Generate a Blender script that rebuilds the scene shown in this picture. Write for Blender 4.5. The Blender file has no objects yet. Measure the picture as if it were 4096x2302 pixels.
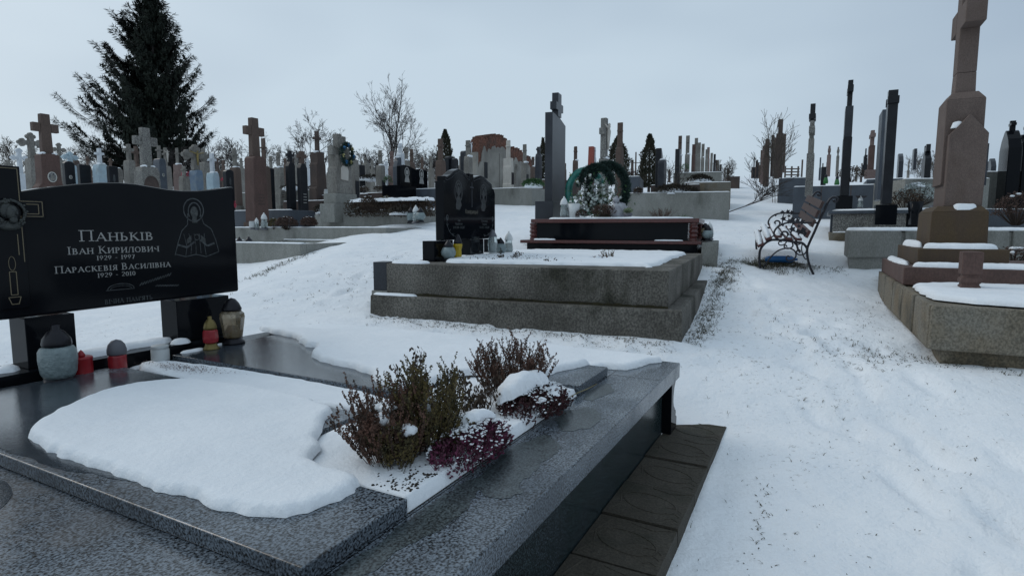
import bpy, bmesh, math, random
import numpy as np
from mathutils import Vector, Matrix, noise
R = math.radians
sc = bpy.context.scene
col = sc.collection

# ------------------------------------------------------------ camera, sky, sun, exposure
EYE = Vector((0, 0, 1.12)); PITCH = 0.1038; F = 582.0 / 1024.0
cam = bpy.data.cameras.new('camera'); cam.sensor_width = 36; cam.lens = 36 * F; cam.clip_end = 600; cam.clip_start = .05
co = bpy.data.objects.new('camera', cam); col.objects.link(co)
co.location = EYE; co.rotation_euler = (math.pi / 2 - PITCH, 0, 0); sc.camera = co
w = bpy.data.worlds.new('World'); sc.world = w; w.use_nodes = True
wn, wl = w.node_tree.nodes, w.node_tree.links
bg = wn['Background']; bg.inputs['Strength'].default_value = .1
sky = wn.new('ShaderNodeTexSky'); sky.sky_type = 'NISHITA'; sky.sun_disc = False
SUN_EL, SUN_AZ = R(38), R(-60)
sky.sun_elevation = SUN_EL; sky.sun_rotation = SUN_AZ; sky.dust_density = 4
tc = wn.new('ShaderNodeTexCoord'); mp = wn.new('ShaderNodeMapping'); mp.inputs['Scale'].default_value = (1, 1, 2.6)
nz = wn.new('ShaderNodeTexNoise'); nz.inputs['Scale'].default_value = 1.3; nz.inputs['Detail'].default_value = 3; nz.inputs['Roughness'].default_value = .45
rp = wn.new('ShaderNodeValToRGB'); rp.color_ramp.elements[0].position = .36; rp.color_ramp.elements[0].color = (3.5, 4.4, 5.4, 1)
rp.color_ramp.elements[1].position = .66; rp.color_ramp.elements[1].color = (4.95, 6.0, 6.9, 1)
mx = wn.new('ShaderNodeMix'); mx.data_type = 'RGBA'; mx.inputs[0].default_value = .93
sp = wn.new('ShaderNodeSeparateXYZ'); gr = wn.new('ShaderNodeMapRange'); gr.inputs[1].default_value = -.6; gr.inputs[2].default_value = .7; gr.inputs[3].default_value = .17; gr.inputs[4].default_value = -.13
ad = wn.new('ShaderNodeMath'); ad.operation = 'ADD'
wl.new(tc.outputs['Generated'], mp.inputs[0]); wl.new(mp.outputs[0], nz.inputs['Vector'])
wl.new(tc.outputs['Generated'], sp.inputs[0]); wl.new(sp.outputs[0], gr.inputs[0])
wl.new(nz.outputs['Fac'], ad.inputs[0]); wl.new(gr.outputs[0], ad.inputs[1]); wl.new(ad.outputs[0], rp.inputs[0])
wl.new(sky.outputs[0], mx.inputs[6]); wl.new(rp.outputs[0], mx.inputs[7]); wl.new(mx.outputs[2], bg.inputs['Color'])
sl = bpy.data.lights.new('sun', 'SUN'); sl.energy = .5; sl.angle = R(25); sl.color = (1, .95, .88)
so = bpy.data.objects.new('sun', sl); col.objects.link(so); so.rotation_euler = (R(52), 0, -SUN_AZ + math.pi)
sc.view_settings.view_transform = 'Standard'; sc.view_settings.look = 'None'
sc.view_settings.exposure = .17; sc.view_settings.gamma = 1

# ------------------------------------------------------------ materials
MC = {}
def mat(name, base, rough=.8, col2=None, nscale=8, fine=0, fscale=300, bump=0, bscale=40, metal=0, spec=.5, stain=None, sscale=1.5, trans=0, coat=0, seed=0, stretch=(1, 1, 1), emis=None, rvar=0, lo=.4, hi=.62):
    if name in MC: return MC[name]
    m = bpy.data.materials.new(name); m.use_nodes = True; MC[name] = m
    N, L = m.node_tree.nodes, m.node_tree.links; b = N['Principled BSDF']
    b.inputs['Roughness'].default_value = rough; b.inputs['Metallic'].default_value = metal
    b.inputs['Specular IOR Level'].default_value = spec
    b.inputs['Transmission Weight'].default_value = trans; b.inputs['Coat Weight'].default_value = coat
    t = N.new('ShaderNodeTexCoord'); mp = N.new('ShaderNodeMapping'); L.new(t.outputs['Object'], mp.inputs[0])
    mp.inputs['Location'].default_value = (seed, seed * .7, 0); mp.inputs['Scale'].default_value = stretch
    last = None
    def rgb(c):
        r = N.new('ShaderNodeRGB'); r.outputs[0].default_value = (*c, 1); return r.outputs[0]
    def noi(s, d=5, r=.6):
        n = N.new('ShaderNodeTexNoise'); n.inputs['Scale'].default_value = s; n.inputs['Detail'].default_value = d; n.inputs['Roughness'].default_value = r
        L.new(mp.outputs[0], n.inputs['Vector']); return n.outputs['Fac']
    def ramp(f, a, c):
        r = N.new('ShaderNodeMapRange'); r.inputs[1].default_value = a; r.inputs[2].default_value = c; L.new(f, r.inputs[0]); return r.outputs[0]
    def mixc(f, a, c):
        x = N.new('ShaderNodeMix'); x.data_type = 'RGBA'; L.new(f, x.inputs[0]); L.new(a, x.inputs[6]); L.new(c, x.inputs[7]); return x.outputs[2]
    last = rgb(base)
    if col2: last = mixc(ramp(noi(nscale), lo, hi), last, rgb(col2))
    if stain: last = mixc(ramp(noi(sscale, 6, .65), .5, .68), last, rgb(stain))
    if fine:
        f = ramp(noi(fscale, 2, .5), .36, .64); x = N.new('ShaderNodeMix'); x.data_type = 'RGBA'; x.blend_type = 'MULTIPLY'; x.inputs[0].default_value = 1
        c = mixc(f, rgb((1 - fine,) * 3), rgb((1 + fine,) * 3)); L.new(last, x.inputs[6]); L.new(c, x.inputs[7]); last = x.outputs[2]
    L.new(last, b.inputs['Base Color'])
    if rvar: 
        q = N.new('ShaderNodeMapRange'); q.inputs[1].default_value = .42; q.inputs[2].default_value = .6; q.inputs[3].default_value = max(.02, rough - rvar); q.inputs[4].default_value = rough + rvar
        L.new(noi(3.2, 4, .6), q.inputs[0]); L.new(q.outputs[0], b.inputs['Roughness'])
    if bump:
        bp = N.new('ShaderNodeBump'); bp.inputs['Strength'].default_value = bump; bp.inputs['Distance'].default_value = .02
        L.new(noi(bscale, 6, .6), bp.inputs['Height']); L.new(bp.outputs[0], b.inputs['Normal'])
    return m
M = {}
M['snow'] = mat('snow', (.83, .855, .88), .85, (.78, .81, .84), 3, bump=.35, bscale=60, spec=.2)
M['snowcap'] = M['snow']
M['granite'] = mat('grey_granite', (.10, .118, .138), .24, (.062, .074, .088), 1.6, fine=1.0, fscale=165, bump=.04, bscale=200, rvar=.12, spec=.45)
M['granite_wet'] = mat('wet_granite', (.035, .043, .052), .09, (.06, .072, .085), 2, fine=.6, fscale=260, bump=.05, bscale=90, rvar=.1)
M['granite_side'] = mat('polished_dark_granite', (.022, .034, .036), .22, (.03, .04, .045), 5, fine=.8, fscale=180)
M['black'] = mat('black_granite', (.005, .006, .008), .08, (.006, .007, .009), 6, spec=.10)
M['blacks'] = mat('black_stone', (.009, .010, .013), .3, (.014, .016, .02), 5, fine=.3, fscale=120, spec=.25)
M['blackd'] = mat('dark_granite_back', (.018, .021, .028), .32, (.028, .032, .04), 3, fine=.3, fscale=150, spec=.35)
M['engr'] = mat('silver_engraving', (.30, .30, .29), .6)
M['engd'] = mat('dim_engraving', (.055, .063, .066), .6, (.02, .024, .027), 45)
M['engd2'] = mat('muted_engraving', (.11, .10, .08), .6)
M['engg'] = mat('gold_engraving', (.15, .12, .07), .5)
M['bronze'] = mat('dark_bronze', (.03, .035, .035), .45, (.055, .06, .055), 30, bump=.3, bscale=90, metal=.3)
M['conc'] = mat('old_concrete', (.085, .078, .066), .9, (.15, .14, .122), 3.0, fine=.4, fscale=75, bump=.6, bscale=60, stain=(.032, .03, .02), sscale=1.9, stretch=(1, 1, .85))
M['concl'] = mat('pale_concrete', (.21, .21, .19), .9, (.27, .27, .25), 2.5, fine=.15, fscale=70, bump=.3, bscale=40, stain=(.13, .13, .115), sscale=1.3, stretch=(1, 1, .5))
M['concr'] = mat('mossy_concrete', (.175, .16, .13), .9, (.16, .125, .08), 2.2, fine=.3, fscale=90, bump=.5, bscale=40, stain=(.055, .05, .036), sscale=2.6, stretch=(1, 1, .85))
M['moss'] = mat('brown_moss', (.022, .018, .008), 1, (.04, .034, .014), 25, bump=.8, bscale=120)
M['sand'] = mat('brown_sandstone', (.105, .076, .065), .85, (.135, .10, .085), 4, fine=.16, fscale=180, bump=.15, bscale=120, stain=(.075, .05, .038), sscale=2, stretch=(1, 1, .5))
M['ochre'] = mat('ochre_sandstone', (.070, .045, .022), .85, (.062, .040, .027), 4, fine=.15, fscale=160, bump=.15, bscale=120, stain=(.05, .033, .02), sscale=2, stretch=(1, 1, .5))
M['redsand'] = mat('red_sandstone', (.105, .062, .052), .85, (.08, .048, .04), 5, fine=.15, fscale=90, bump=.2, bscale=60, stretch=(1, 1, .5))
M['brown'] = mat('brown_stone', (.10, .070, .058), .9, (.095, .066, .053), 4, fine=.15, fscale=60, stain=(.06, .045, .038), stretch=(1, 1, .5))
M['dbrown'] = mat('dark_brown_stone', (.06, .045, .04), .9, (.085, .06, .05), 4, fine=.15, fscale=60, stretch=(1, 1, .5))
M['grey'] = mat('weathered_grey_stone', (.215, .205, .185), .9, (.15, .14, .125), 4, fine=.2, fscale=50, stain=(.085, .078, .068), stretch=(1, 1, .5))
M['speck'] = mat('speckled_terrazzo', (.19, .185, .17), .85, (.145, .14, .13), 12, fine=.55, fscale=60)
M['pink'] = mat('pinkish_stone', (.20, .145, .13), .9, (.16, .11, .10), 4, fine=.15, fscale=60, stretch=(1, 1, .5))
M['white'] = mat('white_paint', (.60, .63, .66), .7, (.50, .53, .56), 5, stain=(.36, .37, .37), stretch=(1, 1, .5))
M['pale'] = mat('pale_blue_paint', (.42, .53, .58), .7, (.34, .44, .5), 5, stain=(.25, .27, .27))
M['bluep'] = mat('faded_blue_paint', (.12, .18, .26), .7, (.18, .23, .28), 6)
M['cream'] = mat('cream_marble', (.50, .47, .42), .6, (.42, .39, .35), 5, stain=(.3, .28, .25), stretch=(1, 1, .5))
M['greyb'] = mat('blue_grey_granite', (.06, .072, .09), .45, (.042, .052, .066), 3, fine=.25, fscale=90)
M['gold'] = mat('gold_paint', (.30, .22, .06), .5, (.2, .15, .05), 20)
M['redg'] = mat('red_granite', (.10, .03, .026), .3, (.065, .022, .02), 30, fine=.4, fscale=160)
M['tile'] = mat('mossy_paving', (.048, .040, .028), .85, (.064, .055, .042), 5, fine=.25, fscale=130, bump=.4, bscale=90, stain=(.024, .024, .014), sscale=3)
M['soil'] = mat('dark_soil', (.03, .024, .018), 1, (.05, .04, .03), 30, bump=.8, bscale=60)
M['bark'] = mat('dark_bark', (.035, .03, .03), .95, (.06, .05, .045), 20)
M['barkl'] = mat('light_bark', (.09, .075, .06), .95, (.06, .05, .042), 20)
M['spruce'] = mat('spruce_needles', (.006, .011, .007), .9, (.012, .018, .010), 2)
M['thuja'] = mat('thuja_foliage', (.022, .026, .014), .95, (.045, .04, .026), 3)
M['hedge'] = mat('brown_hedge_leaves', (.045, .03, .02), .95, (.075, .05, .032), 8)
M['mum'] = mat('withered_flowers', (.05, .028, .022), .95, (.10, .06, .045), 30)
M['twig'] = mat('heather_stem', (.035, .022, .015), .9)
M['heath'] = mat('dry_heather', (.14, .085, .045), .9, (.06, .05, .026), 30)
M['heathg'] = mat('olive_heather', (.12, .088, .026), .9, (.05, .045, .02), 25)
M['heathb'] = mat('brown_heather', (.15, .075, .052), .9, (.05, .032, .022), 22)
M['heathp'] = mat('purple_heather', (.17, .035, .085), .85, (.075, .03, .042), 40)
M['deadleaf'] = mat('dead_leaf', (.065, .045, .03), .9, (.03, .022, .016), 30)
M['grass'] = mat('winter_grass', (.05, .055, .025), .9, (.085, .07, .04), 5)
M['litter'] = mat('leaf_litter', (.035, .028, .022), .95, (.06, .05, .035), 8)
M['iron'] = mat('painted_iron', (.008, .008, .014), .4)
M['slat'] = mat('maroon_bench_wood', (.085, .024, .02), .55, (.055, .02, .018), 20, bump=.2, bscale=60, stretch=(1, 8, 8))
M['slatb'] = mat('weathered_bench_wood', (.07, .045, .04), .8, (.05, .03, .027), 20)
M['blue'] = mat('blue_plastic', (.012, .11, .30), .35)
M['glass'] = mat('lantern_glass', (.72, .80, .80), .06, trans=.86, spec=.5)
M['glassf'] = mat('frosted_glass', (.28, .35, .36), .3, (.2, .26, .27), 25, trans=.25, bump=.5, bscale=60)
M['amber'] = mat('amber_glass', (.42, .36, .27), .15, (.24, .17, .08), 9, trans=.6)
M['redw'] = mat('red_wax', (.32, .012, .016), .35, (.26, .012, .02), 8)
M['redgl'] = mat('red_glass', (.36, .03, .035), .2, (.3, .02, .03), 40, trans=.12)
M['yelgl'] = mat('yellow_glass', (.45, .32, .012), .25, trans=.2)
M['lid'] = mat('dark_tin', (.012, .012, .016), .35, metal=.5)
M['lidg'] = mat('grey_plastic', (.10, .10, .115), .5)
M['brass'] = mat('tarnished_brass', (.17, .13, .045), .4, metal=.6)
M['whitep'] = mat('white_plastic', (.6, .62, .62), .5)
M['wax'] = mat('white_wax', (.45, .47, .47), .5)
M['brick'] = mat('bare_brick', (.15, .062, .04), .95, (.09, .05, .038), 3, bump=.8, bscale=5, stain=(.05, .03, .025), sscale=.8, fine=.4, fscale=12)
M['plaster'] = mat('old_plaster', (.30, .285, .255), .95, (.20, .19, .17), 1.2, bump=.2, bscale=4, stain=(.15, .14, .125), sscale=.5)
M['garl'] = mat('dark_tinsel_green', (.01, .03, .026), .7, (.03, .06, .05), 20)
M['teal'] = mat('teal_wrap', (.015, .16, .13), .3, (.03, .25, .21), 12, trans=.3)
M['petal'] = mat('white_petals', (.5, .53, .52), .7, (.36, .42, .38), 20)
M['petaly'] = mat('yellow_petals', (.45, .42, .20), .7)
M['petalb'] = mat('blue_petals', (.06, .22, .42), .7)
M['petalr'] = mat('pink_petals', (.5, .05, .10), .7)
M['leafg'] = mat('green_leaves', (.03, .085, .04), .7, (.07, .15, .04), 30)
M['bag'] = mat('clear_plastic_bag', (.5, .52, .55), .3, (.38, .38, .42), 14, trans=.3)
M['wood'] = mat('grey_wood', (.09, .07, .06), .9)
M['photo'] = mat('portrait_enamel', (.03, .035, .045), .4, (.25, .25, .24), 30)
M['ivory'] = mat('ivory_enamel', (.5, .5, .46), .4)
M['redpost'] = mat('red_painted_post', (.26, .06, .04), .7)
M['green'] = mat('green_plastic', (.015, .13, .025), .4)

# ------------------------------------------------------------ mesh builder
class B:
    def __init__(s): s.v = []; s.f = []
    def add(s, vs, fs):
        n = len(s.v); s.v += [tuple(v) for v in vs]; s.f += [tuple(i + n for i in f) for f in fs]; return s
    def box(s, x0, x1, y0, y1, z0, z1, tx=0, ty=0):
        vs = [(x0, y0, z0), (x1, y0, z0), (x1, y1, z0), (x0, y1, z0), (x0 + tx, y0 + ty, z1), (x1 - tx, y0 + ty, z1), (x1 - tx, y1 - ty, z1), (x0 + tx, y1 - ty, z1)]
        return s.add(vs, [(3, 2, 1, 0), (4, 5, 6, 7), (0, 1, 5, 4), (1, 2, 6, 5), (2, 3, 7, 6), (3, 0, 4, 7)])
    def prism(s, pts, y0, y1):            # outline in x,z extruded along y
        n = len(pts); a = sum(pts[i][0] * pts[(i + 1) % n][1] - pts[(i + 1) % n][0] * pts[i][1] for i in range(n))
        if a < 0: pts = pts[::-1]
        vs = [(x, y0, z) for x, z in pts] + [(x, y1, z) for x, z in pts]
        return s.add(vs, [tuple(range(n)), tuple(range(2 * n - 1, n - 1, -1))] + [(i, i + n, (i + 1) % n + n, (i + 1) % n) for i in range(n)])
    def prismz(s, pts, z0, z1):
        vs = [(x, y, z0) for x, y in pts] + [(x, y, z1) for x, y in pts]; n = len(pts)
        return s.add(vs, [tuple(range(n - 1, -1, -1)), tuple(range(n, 2 * n))] + [(i, (i + 1) % n, (i + 1) % n + n, i + n) for i in range(n)])
    def tube(s, pts, r, k=6, cap=True):
        pts = [Vector(p) for p in pts]; n = len(pts); rr = r if hasattr(r, '__len__') else [r] * n
        b0 = len(s.v); up = Vector((0.31, .17, .93)); ref = None
        for i, p in enumerate(pts):
            t = (pts[min(i + 1, n - 1)] - pts[max(i - 1, 0)])
            if t.length < 1e-9: t = Vector((0, 0, 1))
            t.normalize()
            if ref is None: ref = t.cross(up if abs(t.dot(up)) < .95 else Vector((1, 0, 0))).normalized()
            else:
                ref = ref - t * ref.dot(t)
                ref = ref.normalized() if ref.length > 1e-6 else t.orthogonal().normalized()
            q = t.cross(ref)
            for j in range(k):
                a = 2 * math.pi * j / k; s.v.append(tuple(p + (ref * math.cos(a) + q * math.sin(a)) * rr[i]))
        for i in range(n - 1):
            for j in range(k):
                a, b = b0 + i * k + j, b0 + i * k + (j + 1) % k; s.f.append((a, b, b + k, a + k))
        if cap: s.f.append(tuple(range(b0 + k - 1, b0 - 1, -1))); s.f.append(tuple(range(b0 + (n - 1) * k, b0 + n * k)))
        return s
    def lathe(s, prof, c=(0, 0, 0), k=20, sq=1):
        b0 = len(s.v)
        for r, z in prof:
            for j in range(k):
                a = 2 * math.pi * (j + .5) / k; s.v.append((c[0] + r * math.cos(a), c[1] + r * math.sin(a) * sq, c[2] + z))
        for i in range(len(prof) - 1):
            for j in range(k):
                a, b = b0 + i * k + j, b0 + i * k + (j + 1) % k; s.f.append((a, b, b + k, a + k))
        s.f.append(tuple(range(b0 + k - 1, b0 - 1, -1))); n = len(prof) - 1; s.f.append(tuple(range(b0 + n * k, b0 + n * k + k)))
        return s
    def ell(s, c, r, k=10, m=6, jit=0, rnd=None):
        b0 = len(s.v)
        for i in range(m + 1):
            ph = math.pi * i / m
            for j in range(k):
                a = 2 * math.pi * j / k; g = 1 + (rnd.uniform(-jit, jit) if jit else 0)
                s.v.append((c[0] + r[0] * math.sin(ph) * math.cos(a) * g, c[1] + r[1] * math.sin(ph) * math.sin(a) * g, c[2] + r[2] * math.cos(ph) * g))
        for i in range(m):
            for j in range(k):
                a, b = b0 + i * k + j, b0 + i * k + (j + 1) % k; s.f.append((a, a + k, b + k, b))
        return s
    def leaf(s, p, d, n, L, W):
        p = Vector(p); d = Vector(d); n = Vector(n); q = d.cross(n)
        if q.length < 1e-6: q = d.orthogonal()
        q.normalize()
        return s.add([p, p + d * L * .5 + q * W, p + d * L, p + d * L * .5 - q * W], [(0, 1, 2, 3)])
    def build(s, name, m, parent=None, bev=0, smooth=False, loc=None):
        me = bpy.data.meshes.new(name); me.from_pydata(s.v, [], s.f); me.update()
        if smooth: me.polygons.foreach_set('use_smooth', [True] * len(me.polygons))
        o = bpy.data.objects.new(name, me); col.objects.link(o); me.materials.append(M[m] if isinstance(m, str) else m)
        if parent: o.parent = parent
        if loc: o.location = loc
        if bev: 
            md = o.modifiers.new('bevel', 'BEVEL'); md.width = bev; md.segments = 2; md.limit_method = 'ANGLE'; md.angle_limit = R(40)
        return o
def tag(o, label, cat, group=None, kind=None):
    if label: o['label'] = label
    if cat: o['category'] = cat
    if group: o['group'] = group
    if kind: o['kind'] = kind
    return o
def empty(name, loc, rz, label, cat, group=None, rx=0, ry=0):
    o = bpy.data.objects.new(name, None); col.objects.link(o); o.location = loc; o.rotation_euler = (rx, ry, rz); o.empty_display_size = .1
    return tag(o, label, cat, group)
def struct(name, b, m, **k):
    o = b.build(name, m, **k); o['kind'] = 'structure'; return o
def U(rnd, a, b): return rnd.uniform(a, b)

# ------------------------------------------------------------ terrain
TY = [-8, 0, 2.0, 3.0, 3.6, 4.0, 4.6, 5.3, 6.0, 6.9, 8, 10, 14, 20, 30, 40, 60, 90, 110, 150, 260]
TZ = [-.1, -.02, .0, .06, .22, .33, .355, .385, .49, .645, .79, .99, 1.42, 2.10, 3.2, 4.15, 5.95, 8.72, 9.6, 9.9, 9.0]
def ss(x): x = min(1, max(0, x)); return x * x * (3 - 2 * x)
FP = {}
_r = random.Random(21)
def _track(P, off, n):
    for i in range(n):
        t = i / n * (len(P) - 1); k = int(t); a, c = Vector(P[k]), Vector(P[k + 1]); q = a.lerp(c, t - k); d = (c - a).normalized(); nn = Vector((-d.y, d.x)); q = q + nn * (off + (.12 if i % 2 else -.12) + _r.uniform(-.06, .06)) + d * _r.uniform(-.08, .08)
        ang = math.atan2(d.y, d.x) + _r.uniform(-.25, .25)
        for ix in range(-1, 2):
            for iy in range(-1, 2): FP.setdefault((int(q.x // .5) + ix, int(q.y // .5) + iy), []).append((q.x, q.y, math.cos(ang), math.sin(ang), _r.uniform(.02, .042)))
_track([(1.5, .8), (1.75, 2.4), (1.95, 4.2), (2.45, 6.2), (2.7, 8.5), (3.6, 12)], 0, 26); _track([(1.6, .8), (2.0, 2.4), (2.25, 4.2), (2.55, 6.2), (2.9, 8.5), (3.8, 12)], .15, 27); _track([(2.4, 4.6), (1.6, 3.75), (.6, 3.9), (-.8, 4.6), (-1.8, 5.8), (-1.2, 8.2)], 0, 20); _track([(1.3, 1.2), (1.9, 3.3), (2.2, 5.2)], -.35, 12)
def terr(x, y, fine=True):
    z = float(np.interp(y, TY, TZ))
    z += .13 * ss((x - 1.5) / 1.0) * (1 - ss((y - 3.2) / .7)) * ss((y - 1.0) / 2.0)
    z -= .34 * ss((-x - 2.2) / 2.2) * ss((y - 5) / 2)
    z -= .0135 * max(0, y - 20) * ss((-x - 1) / 22)
    if x > 2.6: z -= .10 * ss((x - 2.6) / 1.5) * ss((y - 4.2) / 1) * (1 - ss((y - 6.3) / .6))
    if fine:
        for fx, fy, ca, sa, dp in FP.get((int(x // .5), int(y // .5)), ()):
            dx, dy = x - fx, y - fy; u_, v_ = (dx * ca + dy * sa) / .14, (-dx * sa + dy * ca) / .06; e = u_ * u_ + v_ * v_
            if e < 5: z -= dp * math.exp(-e * e * .8) - dp * .3 * math.exp(-(e - 2.2) ** 2 * 1.5)
        z += .018 * noise.noise((x * 1.1, y * 1.1, 3)) + .011 * noise.noise((x * 4.2, y * 4.2, 7))
        if y < 16: z += .006 * noise.noise((x * 11, y * 11, 1))
        if y > 12: z += .05 * noise.noise((x * .25, y * .25, 9))
    return z
def ray(u, v):
    x = (u - 512) / 582; z = -(v - 287.5) / 582; c, s = math.cos(PITCH), math.sin(PITCH)
    return Vector((x, c + z * s, -s + z * c))
def at(u, v, Y):
    r = ray(u, v); return EYE + r * (Y / r.y)
def zt(v, Y): return at(512, v, Y).z
def onz(u, v, z):
    r = ray(u, v); return EYE + r * ((z - EYE.z) / r.z)
ys = list(np.arange(-6, 1.2, .6)) + list(np.arange(1.2, 9, .05)) + list(np.arange(9, 16, .16)) + list(np.arange(16, 40, .6)) + list(np.arange(40, 130, 2.5)) + list(np.arange(130, 261, 13))
xs = [k * .042 for k in range(0, 108)]
x_ = 4.54; st = .06
while x_ < 260: xs.append(x_); st *= 1.09; x_ += st
xs = sorted([-x for x in xs if x > 0] + xs)
b = B(); nx = len(xs)
vs = [(x, y, terr(x, y)) for y in ys for x in xs]
b.add(vs, [(j * nx + i, j * nx + i + 1, (j + 1) * nx + i + 1, (j + 1) * nx + i) for j in range(len(ys) - 1) for i in range(nx - 1)])
# snow-covered ground with thin places where soil and grass show
gm = bpy.data.materials.new('snowy_ground'); gm.use_nodes = True; N, L = gm.node_tree.nodes, gm.node_tree.links; pb = N['Principled BSDF']
pb.inputs['Roughness'].default_value = .9; pb.inputs['Specular IOR Level'].default_value = .15
t = N.new('ShaderNodeTexCoord')
def gn(s, d, r=.6, st=None):
    n = N.new('ShaderNodeTexNoise'); n.inputs['Scale'].default_value = s; n.inputs['Detail'].default_value = d; n.inputs['Roughness'].default_value = r
    if st:
        m_ = N.new('ShaderNodeMapping'); m_.inputs['Scale'].default_value = st; L.new(t.outputs['Object'], m_.inputs[0]); L.new(m_.outputs[0], n.inputs['Vector'])
    else: L.new(t.outputs['Object'], n.inputs['Vector'])
    return n.outputs['Fac']
def mr(f, a, c, lo=0, hi=1):
    r = N.new('ShaderNodeMapRange'); r.inputs[1].default_value = a; r.inputs[2].default_value = c; r.inputs[3].default_value = lo; r.inputs[4].default_value = hi; L.new(f, r.inputs[0]); return r.outputs[0]
def mm(op, a, c):
    r = N.new('ShaderNodeMath'); r.operation = op; L.new(a, r.inputs[0])
    if isinstance(c, (int, float)): r.inputs[1].default_value = c
    else: L.new(c, r.inputs[1])
    return r.outputs[0]
def mixg(f, a, c):
    x = N.new('ShaderNodeMix'); x.data_type = 'RGBA'; L.new(f, x.inputs[0])
    for k, q in ((6, a), (7, c)):
        if isinstance(q, tuple): x.inputs[k].default_value = (*q, 1)
        else: L.new(q, x.inputs[k])
    return x.outputs[2]
patch = mm('MULTIPLY', mr(gn(.9, 3), .50, .66), mr(gn(26, 4, .7, (1, 1.6, 1)), .60, .68))
sn = mixg(mr(gn(2.2, 4), .35, .65), (.80, .83, .86), (.87, .885, .90))
L.new(mixg(mm('MULTIPLY', patch, .8), sn, (.16, .145, .11)), pb.inputs['Base Color'])
bp = N.new('ShaderNodeBump'); bp.inputs['Strength'].default_value = .55; bp.inputs['Distance'].default_value = .05
L.new(mm('ADD', gn(7, 6, .62), mm('MULTIPLY', gn(60, 3), .2)), bp.inputs['Height']); L.new(bp.outputs[0], pb.inputs['Normal'])
ground = struct('ground', b, gm, smooth=True)

# snow blanket with a rounded rim from an outline in local x,y
def inpoly(px, py, P):
    c = np.zeros(px.shape, bool); n = len(P)
    for i in range(n):
        x0, y0 = P[i]; x1, y1 = P[(i + 1) % n]
        if y0 == y1: continue
        k = ((y0 > py) != (y1 > py)) & (px < (x1 - x0) * (py - y0) / (y1 - y0) + x0); c ^= k
    return c
def distpoly(px, py, P):
    d = np.full(px.shape, 1e9); cx = np.zeros(px.shape); cy = np.zeros(px.shape); n = len(P)
    for i in range(n):
        x0, y0 = P[i]; x1, y1 = P[(i + 1) % n]; dx, dy = x1 - x0, y1 - y0; l = dx * dx + dy * dy + 1e-12
        t = np.clip(((px - x0) * dx + (py - y0) * dy) / l, 0, 1); qx, qy = x0 + t * dx, y0 + t * dy
        e = np.hypot(px - qx, py - qy); k = e < d; d = np.where(k, e, d); cx = np.where(k, qx, cx); cy = np.where(k, qy, cy)
    return d, cx, cy
def rough(P, seg=.03, amp=.006, seed=1, rounds=2):
    P = [Vector((p[0], p[1], 0)) for p in P]
    for _ in range(rounds):
        Q = []
        for i in range(len(P)):
            a, c = P[i], P[(i + 1) % len(P)]; Q += [a.lerp(c, .25), a.lerp(c, .75)]
        P = Q
    out = []
    for i in range(len(P)):
        a, c = P[i], P[(i + 1) % len(P)]; n = max(1, int((c - a).length / seg)); d = (c - a); nn = Vector((-d.y, d.x, 0)).normalized() if d.length > 0 else Vector()
        for k in range(n):
            q = a + d * (k / n); o = noise.noise((q.x * 9, q.y * 9, seed)) * amp * 2 + noise.noise((q.x * 40, q.y * 40, seed)) * amp
            out.append((q.x + nn.x * o, q.y + nn.y * o))
    return out
def snowmesh(b, P, z, th=.04, r=.06, g=.015, lump=.004, seed=0, zf=None):
    P = np.array(P); x0, y0 = P.min(0) - g; x1, y1 = P.max(0) + g
    X = np.arange(x0, x1 + g, g); Y = np.arange(y0, y1 + g, g); px, py = np.meshgrid(X, Y)
    ins = inpoly(px, py, P.tolist()); d, cx, cy = distpoly(px, py, P.tolist())
    q = np.clip(d / r, 0, 1); h = th * np.sqrt(np.clip(1 - (1 - q) ** 2, 0, 1)); h = np.where(ins, h, 0)
    vx = np.where(ins, px, cx); vy = np.where(ins, py, cy)
    ny, nx_ = px.shape; idx = -np.ones(px.shape, int); vs = []; fs = []
    cell = ins[:-1, :-1] | ins[1:, :-1] | ins[:-1, 1:] | ins[1:, 1:]
    for j, i in zip(*np.nonzero(cell)):
        f = []
        for a, c in ((j, i), (j, i + 1), (j + 1, i + 1), (j + 1, i)):
            if idx[a, c] < 0:
                idx[a, c] = len(vs); hh = h[a, c]; x, y = float(vx[a, c]), float(vy[a, c])
                if hh > 0 and lump: hh += lump * (noise.noise((x * 9, y * 9, seed)) + .5 * noise.noise((x * 30, y * 30, seed))) * min(1, hh / th)
                vs.append((x, y, (zf(x, y) if zf else z) + float(hh)))
            f.append(int(idx[a, c]))
        fs.append(tuple(f))
    return b.add(vs, fs)
def snowcap(parent, P, z, th=.02, r=.03, g=.012, seed=0, amp=.004):
    return snowmesh(B(), rough(P, .02, amp, seed), z, th, r, g, .003, seed).build('snow_cap', 'snow', parent, smooth=True)
def blob_snow(x, y, rx, ry, seed=0, n=14):
    rnd = random.Random(seed); return [(x + rx * math.cos(2 * math.pi * i / n) * rnd.uniform(.8, 1.1), y + ry * math.sin(2 * math.pi * i / n) * rnd.uniform(.8, 1.1)) for i in range(n)]
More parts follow.
